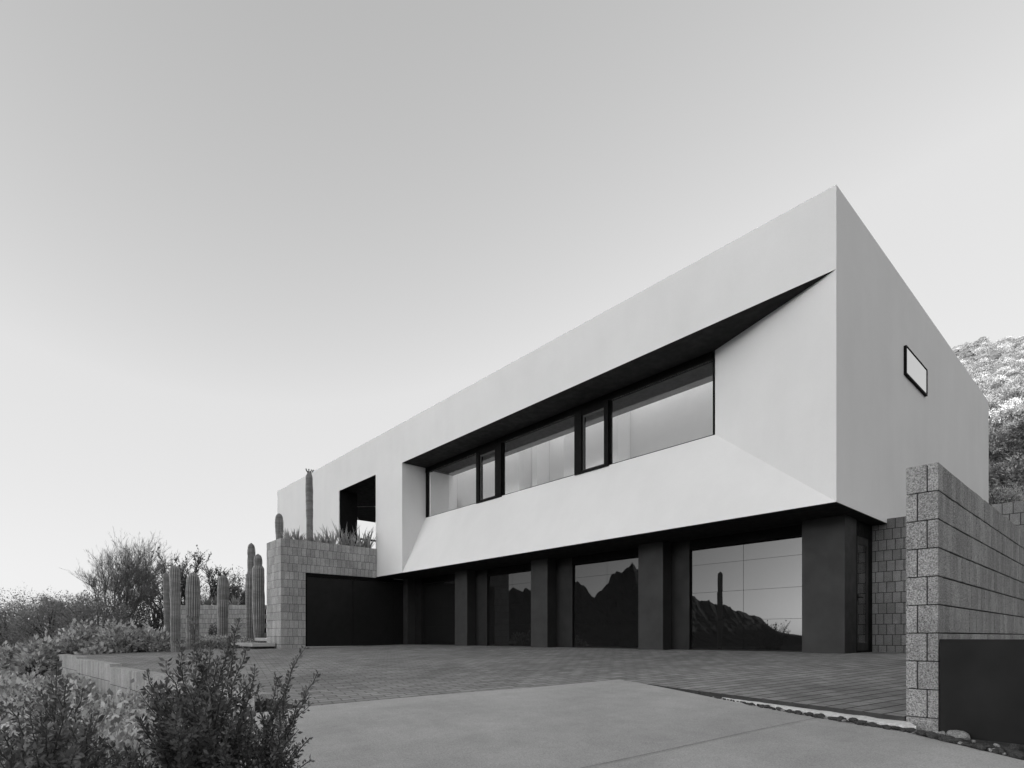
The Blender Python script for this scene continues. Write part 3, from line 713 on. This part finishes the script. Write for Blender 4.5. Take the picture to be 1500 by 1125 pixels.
# ---- dark leafy shrub in the left foreground (upright shoots)
def shoot_bush(name, loc, shoots, label, seed, leaf=.029, mat=LEAF_DARK, dens=1.0):
    t = tag(empty(name, loc), label, 'shrub')
    rr = random.Random(seed); m = MB(); P = []; D = []
    for (dx, dy, h, lean) in shoots:
        base = Vector((rr.uniform(-.10, .10), rr.uniform(-.10, .10), 0)); tip = Vector((dx, dy, h))
        mid = base.lerp(tip, .5)+Vector((-dx*.12, -dy*.12, h*.08)); pts = []
        for i in range(15):
            f = i/14; p = base*(1-f)**2+mid*2*f*(1-f)+tip*f*f
            p += Vector((rr.gauss(0, .006), rr.gauss(0, .006), rr.gauss(0, .004))); pts.append(p)
        m.tube(pts, [.0075*(1-.75*i/14) for i in range(15)], 5)
        L = (tip-base).length
        def leaves(q, k0, k):
            for i in range(k):
                f = k0+(1-k0)*i/k; j = min(len(q)-2, int(f*(len(q)-1))); u = f*(len(q)-1)-j
                p = q[j].lerp(q[j+1], u); dd = (q[j+1]-q[j]).normalized(); a = i*2.4+rr.uniform(-.5, .5)
                o1 = dd.orthogonal().normalized(); o2 = dd.cross(o1); od = o1*math.cos(a)+o2*math.sin(a)
                P.append(p+od*.004); D.append(dd*rr.uniform(.3, .9)+od*rr.uniform(.6, 1.0)+Vector((0, 0, .15)))
        leaves(pts, .25, int(L*130*dens))
        for s in range(int(L*15*dens)):                      # side twigs
            f = rr.uniform(.12, .93); j = int(f*13); p = pts[j]; dd = (pts[j+1]-pts[j]).normalized()
            a = rr.uniform(0, 6.28); o1 = dd.orthogonal().normalized(); o2 = dd.cross(o1); od = o1*math.cos(a)+o2*math.sin(a)
            ln = rr.uniform(.05, .17)*(1.25-f*.7); q = [p+(dd*.7+od*.8).normalized()*ln*i/5+Vector((0, 0, .03*(i/5)**2)) for i in range(6)]
            m.tube(q, [.003*(1-.6*i/5) for i in range(6)], 3); leaves(q, .1, max(4, int(ln*150*dens)))
    m.build('stem', BARK, t); leafmesh('foliage', [tuple(p) for p in P], [tuple(d) for d in D], leaf, mat, .48, seed, t)
    return t
def shoots_to(base, t0, targets, seed):
    """targets: (px, py, t) tips of shoots in the place"""
    return [(at(px, tt)[0]-base[0], at(px, tt)[1]-base[1], hz(py, tt)-base[2], 0) for (px, py, tt) in targets]
rr = random.Random(21)
bx_, by_ = at(300, 2.75); base = (bx_, by_, -1.0)
tg = [(215, 985, 2.7), (238, 968, 2.6), (262, 940, 2.8), (285, 955, 2.6), (300, 975, 2.9), (322, 962, 2.7), (345, 925, 2.8), (350, 905, 2.9), (362, 950, 2.6), (272, 1000, 2.4), (248, 1010, 2.5), (330, 1000, 2.5), (225, 1035, 2.5), (300, 1030, 2.3), (375, 975, 2.8), (205, 1050, 2.7), (310, 940, 3.1), (255, 1050, 2.2), (340, 1050, 2.3), (282, 905, 2.95)]
tg += [(rr.uniform(205, 370), rr.uniform(1000, 1075), rr.uniform(2.2, 3.0)) for _ in range(26)]
shoot_bush('leafy_shrub', base, shoots_to(base, 0, tg, 1), 'dark small-leaved shrub with upright shoots in front of the court, centre of the left foreground', 31)
bx_, by_ = at(372, 2.85); base = (bx_, by_, -1.0)
tg = [(446, 948, 2.85), (433, 968, 2.9), (467, 985, 2.8), (448, 1010, 2.75), (425, 1000, 2.7), (405, 990, 2.8), (440, 1035, 2.7), (455, 1080, 2.6), (420, 1055, 2.6), (395, 1040, 2.7), (380, 1010, 3.0), (410, 1085, 2.5), (435, 1095, 2.6), (385, 1075, 2.5), (370, 1040, 2.6), (360, 1080, 2.5), (400, 1110, 2.5), (458, 1112, 2.6)]
tg += [(rr.uniform(345, 420), rr.uniform(1040, 1110), rr.uniform(2.4, 3.0)) for _ in range(12)]
shoot_bush('leafy_shrub', base, shoots_to(base, 0, tg, 2), 'dark shrub with thin arching shoots reaching over the edge of the concrete driveway', 32, leaf=.023, dens=.85)
bx_, by_ = at(70, 2.3); base = (bx_, by_, -1.05)
tg = [(82, 968, 2.3), (98, 1000, 2.2), (60, 1010, 2.4), (125, 1010, 2.3), (132, 1045, 2.2), (40, 1045, 2.2), (90, 1040, 2.0), (15, 1035, 2.4), (150, 1080, 2.2), (70, 1060, 2.0), (110, 1070, 1.9), (30, 1080, 2.0), (5, 1070, 2.1), (160, 1105, 2.1), (100, 1100, 1.9), (50, 1100, 1.9), (75, 985, 2.5)]
tg += [(rr.uniform(-30, 165), rr.uniform(1060, 1130), rr.uniform(1.8, 2.5)) for _ in range(22)]
shoot_bush('leafy_shrub', base, shoots_to(base, 0, tg, 3), 'dark leafy shrub filling the bottom left corner, nearest the viewer', 33, leaf=.027)
bx_, by_ = at(190, 2.6); base = (bx_, by_, -1.15)
tg = [(rr.uniform(150, 240), rr.uniform(1085, 1135), rr.uniform(2.2, 2.9)) for _ in range(22)]
shoot_bush('leafy_shrub', base, shoots_to(base, 0, tg, 4), 'low dark shrub between the two larger dark shrubs at the bottom edge', 34, leaf=.026)

# ---- pale leafy ground cover (brittlebush-like mass), the slope left of the low wall
gg = np.random.default_rng(5); P = []; D = []; stems = []; SZ = []
cells = []
for i in range(330):
    px = gg.uniform(-60, 232); t_ = 3.2*math.exp(gg.uniform(0, 1)*1.75)
    x, y = at(px, t_)
    if x > -5.2 or y > lowwall_y(x)-.25+(3 if x < -19.4 else 0): continue
    cells.append((x, y, gz(x, y), gg.uniform(.35, .6)))
for (x, y, z, r_) in cells:
    n = int((330+1500/max(3, math.hypot(x, y)))*(r_/.45)); P_, D_ = mound_points(n, r_, r_, r_*gg.uniform(.8, 1.6), int(gg.integers(1e6)), .55, .3)
    P.append(P_+np.array([x, y, z])); D.append(D_); SZ.append(np.full(n, .024+.0052*math.hypot(x, y)))
o = leafmesh('ground_cover', np.concatenate(P), np.concatenate(D), np.concatenate(SZ), LEAF_PALE, .6, 3)
tag(o, 'mass of pale leafy brittlebush covering the slope left of the low wall', 'ground cover', None, 'stuff')
P = []; D = []
for i in range(150):                 # band behind the court's left edge
    px = gg.uniform(88, 250); x, y = at(px, gg.uniform(17.0, 21.5))
    if x > -19.9 and y > 0: continue
    r_ = gg.uniform(.3, .5); P_, D_ = mound_points(260, r_, r_, r_*.75, int(gg.integers(1e6)), .55, .3)
    P.append(P_+np.array([x, y, -.55])); D.append(D_)
for i in range(46):
    px = gg.uniform(284, 362); x, y = at(px, gg.uniform(20.0, 22.5)); r_ = gg.uniform(.22, .42); P_, D_ = mound_points(260, r_, r_, r_*1.1, int(gg.integers(1e6)), .55, .3)
    P.append(P_+np.array([x, y, -.45])); D.append(D_)
o = leafmesh('ground_cover', np.concatenate(P), np.concatenate(D), .085, LEAF_PALE, .55, 4)
tag(o, 'band of pale low plants along the far left edge of the brick court, around the cactus feet', 'ground cover', None, 'stuff')
# individual plants on that slope
def gpos(px, t_): x, y = at(px, t_); return (x, y, gz(x, y))
shrub('brittlebush', gpos(150, 5.6), .45, .45, .55, 1500, .085, PALEBLOOM, 'large pale broad-leaved plant at the foot of the low wall', 'shrub', None, 41, width=.6)
shrub('brittlebush', gpos(180, 4.2), .32, .32, .32, 900, .075, PALEBLOOM, 'small pale broad-leaved plant beside the dark shrub, below the low wall', 'shrub', None, 42, width=.6)
shrub('dark_shrub', gpos(14, 6.2), .7, .7, .95, 4500, .04, LEAF_SHRUB, 'dark fine-leaved shrub among the pale plants at the left edge', 'shrub', None, 43)
shrub('dark_shrub', gpos(72, 7.5), .4, .5, .95, 2600, .04, LEAF_SHRUB, 'narrow dark shrub rising beside the far end of the low wall', 'shrub', None, 44)

# ---- shrub mass behind, left
def bigshrub(px, t_, wpx, ptop, label, seed, mat=LEAF_MID, n=9000, size=.075, name='desert_shrub', grp='large shrubs behind the court', lump=.22):
    x, y = at(px, t_); zb = -.6 if x > -30 else -1.2; zb = gz(x, y)-.05
    r_ = wpx/2/FOC*t_; h = (hz(ptop, t_)-zb)*1.16
    return shrub(name, (x, y, zb), r_, r_*.9, h, n, size, mat, label, 'shrub', grp, seed, 22, lump=lump, shell=.5)
bigshrub(15, 24, 95, 892, 'large olive shrub at the far left edge of the photo', 51)
bigshrub(78, 22, 120, 886, 'wide rounded olive shrub left of the bare-branched tree', 52, n=12000)
bigshrub(140, 21, 110, 880, 'rounded shrub in front of the bare-branched tree trunk', 53, n=12000)
bigshrub(-40, 22, 110, 895, 'olive shrub cut by the left edge of the photo', 54)
bigshrub(190, 25, 70, 880, 'dark shrub under the right side of the bare-branched tree', 55, LEAF_SHRUB, 7000)
bigshrub(228, 27, 60, 872, 'dark shrub behind the leftmost saguaro', 56, LEAF_SHRUB, 7000)
bigshrub(262, 30, 70, 855, 'dense dark bush behind the tallest front saguaro', 57, LEAF_SHRUB, 7000)
bigshrub(305, 33, 80, 856, 'dense dark bush above the low garden wall, behind the lone saguaro', 58, LEAF_SHRUB, 8000)
bigshrub(345, 30, 60, 850, 'dense dark bush behind the tall saguaros near the planter', 59, LEAF_SHRUB, 7000)
bigshrub(60, 45, 160, 880, 'distant dark shrub on the skyline left of the tree', 60, LEAF_SHRUB, 7000, .13)
bigshrub(20, 50, 110, 878, 'farthest shrub on the skyline at the left edge', 61, LEAF_SHRUB, 6000, .13)
# garden wall with agaves
x0, y0 = at(288, 24.3); x1, y1 = at(362, 24.3)
t = tag(empty('garden_wall', (x0, y0, -.5)), 'low garden block wall behind the saguaros with agaves above it', 'wall')
m = MB(); block_wall(m, (x0-.6, y0-.5), (x1+.6, y1+.5), lambda x, y: -.6, hz(886, 24.3), .25, .2, .13, seed=21)
unp(m.build('block_work', BLK_WING, t), t)
m = MB(); wall_core(m, (x0-.6, y0-.5), (x1+.6, y1+.5), -.9, hz(886, 24.3), .25, .012); unp(m.build('mortar', MORTAR, t), t)
# low roof/bench shape behind the shrubs
x0, y0 = at(196, 27); x1, y1 = at(243, 27)
t = tag(empty('garden_bench', (x0, y0, gz(x0, y0))), 'long low bench with a pale top edge in the shade behind the cacti', 'bench')
zb = hz(914, 27)
m = MB(); m.hexa([(x0, y0, zb-.06), (x1, y1, zb-.06), (x1-.4, y1+.4, zb-.06), (x0-.4, y0+.4, zb-.06)], [(x0, y0, zb), (x1, y1, zb), (x1-.4, y1+.4, zb), (x0-.4, y0+.4, zb)]); unp(m.build('seat', SLAB, t), t)
for f in (.08, .92):
    xa, ya = x0+(x1-x0)*f, y0+(y1-y0)*f; m = MB(); m.box(xa-.3, xa-.15, ya+.05, ya+.3, -1.3, zb-.062); unp(m.build('leg', DOORM, t), t)

# agaves and strappy plants
def strappy(name, loc, h, n, label, grp, seed, w_=.022, spread=.6, mat=SPINE, cat='succulent'):
    rr = random.Random(seed); m = MB()
    for i in range(n):
        a = rr.uniform(0, 6.28); ln = h*rr.uniform(.6, 1.1); sp_ = rr.uniform(.1, spread); m.t = rr.random(); pts = []
        bend = rr.uniform(-.3, .35)
        for k in range(7):
            f = k/6; r_ = ln*sp_*(f+bend*f*f); z = ln*(1-.35*sp_)*f-max(0, bend)*ln*.25*f*f
            pts.append(Vector((math.cos(a)*r_, math.sin(a)*r_, z)))
        s_ = Vector((-math.sin(a), math.cos(a), 0)); up = Vector((math.cos(a), math.sin(a), 0))
        for k in range(6):
            wa = w_*(1-(k/6)**1.6)+.002; wb = w_*(1-((k+1)/6)**1.6)+.001; p, q = pts[k], pts[k+1]
            m.face([p-s_*wa, p+up*wa*.5, q+up*wb*.5, q-s_*wb]); m.face([p+up*wa*.5, p+s_*wa, q+s_*wb, q+up*wb*.5])
            m.face([p+s_*wa, p-up*wa*.5, q-up*wb*.5, q+s_*wb]); m.face([p-up*wa*.5, p-s_*wa, q-s_*wb, q-up*wb*.5])
    o = m.build(name, mat); o.location = loc; return tag(o, label, cat, grp)
k = 0
def ppl(px): # along the planter top near its right edge
    r = ray(px); t_ = -18.88/r[0]; return at(px, t_)
PL = [(424, .42, 'between the two planter saguaros, left one'), (437, .5, 'between the two planter saguaros, right one'), (447, .28, 'at the left foot of the tall thin saguaro'), (466, .45, 'just right of the tall thin saguaro'), (478, .62, 'second to the right of the tall thin saguaro'), (490, .7, 'in front of the left edge of the dark terrace opening'), (505, .85, 'tall one in front of the dark terrace opening'), (517, .62, 'in the middle of the terrace opening'), (529, .8, 'against the bright gap of the terrace'), (541, .72, 'second from the right end of the planter'), (549, .6, 'at the right end of the planter by the white wall')]
for px, h, lb in PL:
    x, y = ppl(px); strappy('aloe', (x-.1, min(y, 9.7), ZP-.12), h*1.35, 17, 'spiky long-leaved aloe '+lb, 'aloes along the top of the planter', 100+k, .038, .66); k += 1
for px, lb in ((303, 'large pale agave on the garden wall left of the lone saguaro'), (318, 'agave half behind the lone saguaro on the garden wall'), (343, 'agave right of the lone saguaro on the garden wall')):
    x, y = at(px, 25.0); strappy('agave', (x, y, hz(888, 25.0)-.05), .62, 44, lb, 'agaves above the garden wall', 200+k, .03, 1.0); k += 1
x, y = at(313, 22.5)
shrub('barrel_shrub', (x, y, -.5), .22, .22, 1.05, 2200, .05, LEAF_SHRUB, 'small dark upright bush in front of the garden block wall', 'shrub', None, 77, lump=.05)

# ---------------------------------------------------------------- trees
def tree(px, tt, zb, label, seed, spread, h, levels, leafn, leafs, leafmat, name, bare=.0, trunk_r=.14, upright=.5, n1=7, twigs=4, grp=None, lw=.45, ls=.5, bark=None):
    x, y = at(px, tt); t = tag(empty(name, (x, y, zb)), label, 'tree', grp)
    rr = random.Random(seed); mt = MB(); mc = MB(); P = []; D = []
    def grow(p, d, ln, r_, lev, mb):
        pts = [p]; q = p.copy(); dd = d.copy(); k = 6
        for i in range(k):
            dd = (dd+Vector((rr.gauss(0, .13), rr.gauss(0, .13), rr.gauss(0, .08)+(.05 if lev > 0 else 0)))).normalized(); q = q+dd*ln/k; pts.append(q)
        mb.tube(pts, [r_*(1-.55*i/k) for i in range(k+1)], 6 if lev < 2 else 3, cap=False)
        if lev >= levels:
            for i in range(leafn):
                j = rr.randrange(1, k); u = rr.random(); pp = pts[j].lerp(pts[j+1], u); P.append(tuple(pp+Vector((rr.gauss(0, .02), rr.gauss(0, .02), rr.gauss(0, .02))))); D.append(tuple(dd+Vector((rr.gauss(0, ls), rr.gauss(0, ls), rr.gauss(0, ls)+.2))))
            return
        nb = n1 if lev == 0 else twigs
        for i in range(nb):
            f = rr.uniform(.35, 1) if lev else rr.uniform(.55, 1); j = min(k-1, int(f*k)); pp = pts[j].lerp(pts[j+1], f*k-j)
            a = rr.uniform(0, 6.28) if lev else i*6.28/nb+rr.uniform(-.3, .3)
            o1 = dd.orthogonal().normalized(); o2 = dd.cross(o1); od = o1*math.cos(a)+o2*math.sin(a)
            if lev == 0: od = Vector((math.cos(a), math.sin(a), 0))
            nd = (dd*upright+od*(1.0 if lev == 0 else .62)*rr.uniform(.6, 1.1)+Vector((0, 0, .25))).normalized()
            grow(pp, nd, ln*(spread if lev == 0 else .62)*rr.uniform(.75, 1.15), r_*(.45 if bark else .52), lev+1, mc)
    grow(Vector((0, 0, 0)), Vector((.05, 0, 1)), h, trunk_r, 0, mt)
    mt.build('trunk', BARK, t, smooth=True); cr = mc.build('crown', bark or BARK, t, smooth=True)
    lf = leafmesh('leaves', P, D, leafs, leafmat, lw, seed, cr)
    return t
tree(165, 23.5, -.55, 'bare-branched palo verde tree with fine twigs fanning up, left of the saguaros', 13, 2.3, .95, 4, 9, .16, LEAF_MID, 'palo_verde_tree', trunk_r=.10, upright=.7, n1=13, twigs=5, lw=.05, ls=.2, bark=BARKP)
tree(100, 26, -.8, 'smaller feathery tree left of and behind the palo verde', 17, 1.35, .85, 4, 12, .15, LEAF_MID, 'palo_verde_tree', trunk_r=.08, upright=.6, n1=9, twigs=5, lw=.055, ls=.25, bark=BARKP)
tree(262, 29, -.55, 'loose leafy tree rising behind the leftmost saguaros', 19, 1.35, 1.5, 4, 8, .10, LEAF_SHRUB, 'mesquite_tree', trunk_r=.12, upright=.9, n1=7, twigs=4)
tree(312, 31, -.5, 'loose leafy tree rising behind the lone saguaro and garden wall', 23, 1.35, 1.6, 4, 8, .10, LEAF_SHRUB, 'mesquite_tree', trunk_r=.12, upright=.9, n1=7, twigs=4)
tree(345, 33, -.5, 'smaller loose tree between the lone saguaro and the tallest saguaro', 29, 1.2, 1.25, 4, 8, .10, LEAF_SHRUB, 'mesquite_tree', trunk_r=.1, upright=.8, n1=6, twigs=4)
# bush mirrored in the right garage glass
xx, yy = ray(1128)[0]*33, 22.72-ray(1128)[1]*33
t = tag(empty('desert_shrub', (xx, yy, -1.7)), 'thin twiggy bush seen mirrored in the right garage glass', 'shrub')
m = MB(); P = []; D = []; rr = random.Random(3)
for i in range(120):
    a = rr.uniform(0, 6.28); q = rr.uniform(.2, 1.3); z = rr.uniform(1.2, 2.6)
    m.tube([(0, 0, 0), (q*.5*math.cos(a), q*.5*math.sin(a), z*.55), (q*math.cos(a+.3), q*math.sin(a+.3), z)], [.022, .016, .010], 4)
    for k in range(10): P.append((q*math.cos(a+.3)*rr.uniform(.6, 1), q*math.sin(a+.3)*rr.uniform(.6, 1), z*rr.uniform(.7, 1))); D.append((rr.gauss(0, 1), rr.gauss(0, 1), 1))
m.build('stem', BARK, t); leafmesh('foliage', P, D, .11, LEAF_SHRUB, .45, 9, t)

# ---------------------------------------------------------------- hillside shrubs
protos = []
for i, (mat, s_) in enumerate(((LEAF_SHRUB, .13), (LEAF_MID, .13), (LEAF_PALE, .11))):
    t = shrub('hillside_shrub', (0, 0, -50), .75, .75, .8, 900, s_, mat, '', 'shrub', None, 300+i, 6, lump=.3); protos.append(t)
gl = ['dark round bush on the rocky hillside behind the house', 'olive bush on the rocky hillside behind the house', 'pale dry bush on the rocky hillside behind the house']
gr = ['dark bushes on the hillside', 'olive bushes on the hillside', 'pale bushes on the hillside']
rr = random.Random(77); used = [False]*3; cnt = 0; BP = []; BD = []
for i in range(1500):
    px = rr.uniform(1388, 1515); t_ = 20.5+44*rr.random(); x, y = at(px, t_)
    if y < 26.2: continue
    z = gz(x, y); py = HY-z/t_*FOC
    low = py > 612+8*math.sin(px*.1)
    k = rr.choices((0, 1, 2), (3.4, 4, 1.6) if low else (1, 1.3, 3))[0]
    sc = rr.uniform(.5, 1.3) if low else rr.uniform(.3, .8)
    if cnt < 285 and (low or rr.random() < .35):
        o = protos[k] if not used[k] else copy_tree(protos[k]); used[k] = True
        o.location = (x, y, z-.05); o.scale = (sc, sc, sc*rr.uniform(.6, .95)); o.rotation_euler = (0, 0, rr.uniform(0, 6))
        tag(o, gl[k].replace('rocky hillside', 'shaded lower hillside' if low else 'sunlit upper hillside'), 'shrub', gr[k].replace('hillside', 'shaded lower hillside' if low else 'sunlit upper hillside')); cnt += 1
    else:
        for q in range(4 if low else 6):
            sc = rr.uniform(.08, .24); P_, D_ = mound_points(20, sc, sc, sc*.8, rr.randrange(10**6), .3, .3)
            xx = x+rr.uniform(-1.5, 1.5); yy = max(26.3, y+rr.uniform(-1.5, 1.5)); BP.append(P_+np.array([xx, yy, gz(xx, yy)])); BD.append(D_)
o = leafmesh('dry_brush', np.concatenate(BP), np.concatenate(BD), .11, LEAF_DRY, .35, 9)
tag(o, 'scattered small dry tufts covering the rocky hillside behind the house', 'dry brush', None, 'stuff')
x, y = at(1476, 20.6); 
shrub('flowering_shrub', (x, 26.3, 4.35), 1.0, .6, .95, 4200, .07, PALEBLOOM, 'bright pale flowering bush just above the hill retaining wall at the right', 'shrub', None, 401, lump=.15)
# rocks on the hill
def rock_mesh(name, seed, mat, sub=2):
    bm = bmesh.new(); bmesh.ops.create_icosphere(bm, subdivisions=sub, radius=1); rr = random.Random(seed)
    pl = [(Vector((rr.gauss(0, 1), rr.gauss(0, 1), rr.gauss(0, 1))).normalized(), rr.uniform(.55, .85)) for _ in range(9)]
    for v in bm.verts:
        for n_, d_ in pl:
            e = v.co.dot(n_)-d_
            if e > 0: v.co -= n_*e*.9
        v.co *= rr.uniform(.97, 1.03)
    me = bpy.data.meshes.new(name); bm.to_mesh(me); bm.free(); me.materials.append(mat); return me
HR = [rock_mesh('boulder', s, ROCKH) for s in range(4)]
oc = [(1405, 60), (1432, 62), (1470, 58), (1495, 55), (1450, 50), (1415, 54), (1490, 46), (1462, 42)]
for i in range(110):
    c_ = oc[i % 8]; px = c_[0]+rr.gauss(0, 7); t_ = c_[1]+rr.gauss(0, .8); x, y = at(px, t_); z = gz(x, y); s_ = rr.uniform(.15, .55)
    o = bpy.data.objects.new('boulder', HR[i % 4]); COL.objects.link(o); o.location = (x, y, z+.05); o.scale = (s_*1.4, s_, s_*.6); o.rotation_euler = (rr.uniform(-.3, .3), 0, rr.uniform(0, 6))
    tag(o, 'dark angular boulder in the rock outcrops on the hillside', 'rock', 'boulders on the hillside')

# ---------------------------------------------------------------- pebble strip and rocks at the driveway edge
def edge_pt(f): # along driveway right edge from apex to the gate
    E = [(-4.0, 5.62), (-2.8, 5.29), (-1.16, 4.76), (-.48, 4.30), (.35, 3.7)]
    f *= len(E)-1; i = min(len(E)-2, int(f)); u = f-i; return (E[i][0]+(E[i+1][0]-E[i][0])*u, E[i][1]+(E[i+1][1]-E[i][1])*u)
m = MB()
gp = [(-3.0, 5.36), (-1.16, 4.76), (-1.0, 4.9), (-1.235, 4.98), (-2.9, 5.40)]
poly_sheet('white_gravel', [(-2.9, 5.35), (-2.2, 5.155), (-1.30, 4.845), (-1.12, 4.84), (-1.20, 4.985), (-2.8, 5.385)], .1, lambda x, y: pv(x, y)-.036+.005*math.sin(x*30)*math.sin(y*37), GRAVEL, .1)
PB = [rock_mesh('pebble', 20+s, ROCKD, 2) for s in range(4)]; PW = [rock_mesh('pebble', 40+s, ROCKL, 1) for s in range(3)]
rr = random.Random(12)
for i in range(135):
    f = .17+.58*(i/135)**.8; x, y = edge_pt(min(.99, f)); s_ = rr.uniform(.014, .034)*(.5+.6*ss(.1, .5, f)); wht = rr.random() < .2
    nx_p = rr.uniform(-.006, .028); x += nx_p*.25; y += nx_p
    o = bpy.data.objects.new('pebble', (PW if wht else PB)[i % 3]); COL.objects.link(o); s_ *= .6 if wht else 1
    o.location = (x, y, dz(x, y)+s_*.4+.002); o.scale = (s_*1.25, s_, s_*.7); o.rotation_euler = (rr.uniform(-.4, .4), rr.uniform(-.4, .4), rr.uniform(0, 6))
    tag(o, 'small white pebble in the strip between driveway and brick court' if wht else 'rounded dark pebble in the strip between driveway and brick court', 'pebble', 'white pebbles along the driveway edge' if wht else 'dark pebbles along the driveway edge')
def rock(px, py, t_, sx, sz, mat, seed, label):
    x, y = at(px, t_); o = bpy.data.objects.new('rock', rock_mesh('rock', seed, mat, 3)); COL.objects.link(o)
    o.location = (x, y, hz(py, t_)+sz*.3+.022); o.scale = (sx, sx*.7, sz); o.rotation_euler = (.1, .05, seed); tag(o, label, 'rock')
rock(1402, 1087, 3.93, .075, .05, ROCKL, 3, 'large pale rock at the foot of the black gate')
rock(1379, 1082, 3.93, .035, .03, ROCKL, 5, 'small pale rock against the corner of the block wall')
rock(1484, 1105, 3.55, .055, .045, ROCKD, 8, 'dark rock at the driveway edge at the lower right corner')
rock(1460, 1098, 3.62, .02, .015, ROCKL, 9, 'small white stone between the pale rock and the dark rock')
rock(1426, 1092, 3.75, .016, .012, ROCKL, 10, 'tiny pale stone just right of the large pale rock')
poly_sheet('gravel_bed', [(-4.4, 5.70), (-2.8, 5.27), (-1.16, 4.72), (-1.2, 5.0), (-4.4, 5.75)], .3, lambda x, y: dz(x, y)-.022+.006*math.sin(x*31)*math.sin(y*37), EARTH, .05)
poly_sheet('gravel_bed', [(-1.1, 4.7), (-.48, 4.26), (2.2, 2.3), (4.5, 4.95), (-1.0, 4.95)], .3, lambda x, y: dz(x, min(y, 4.9))-.03+.008*math.sin(x*25)*math.sin(y*21), EARTH, .05)
print('objects', len(bpy.data.objects), 'hill', cnt)
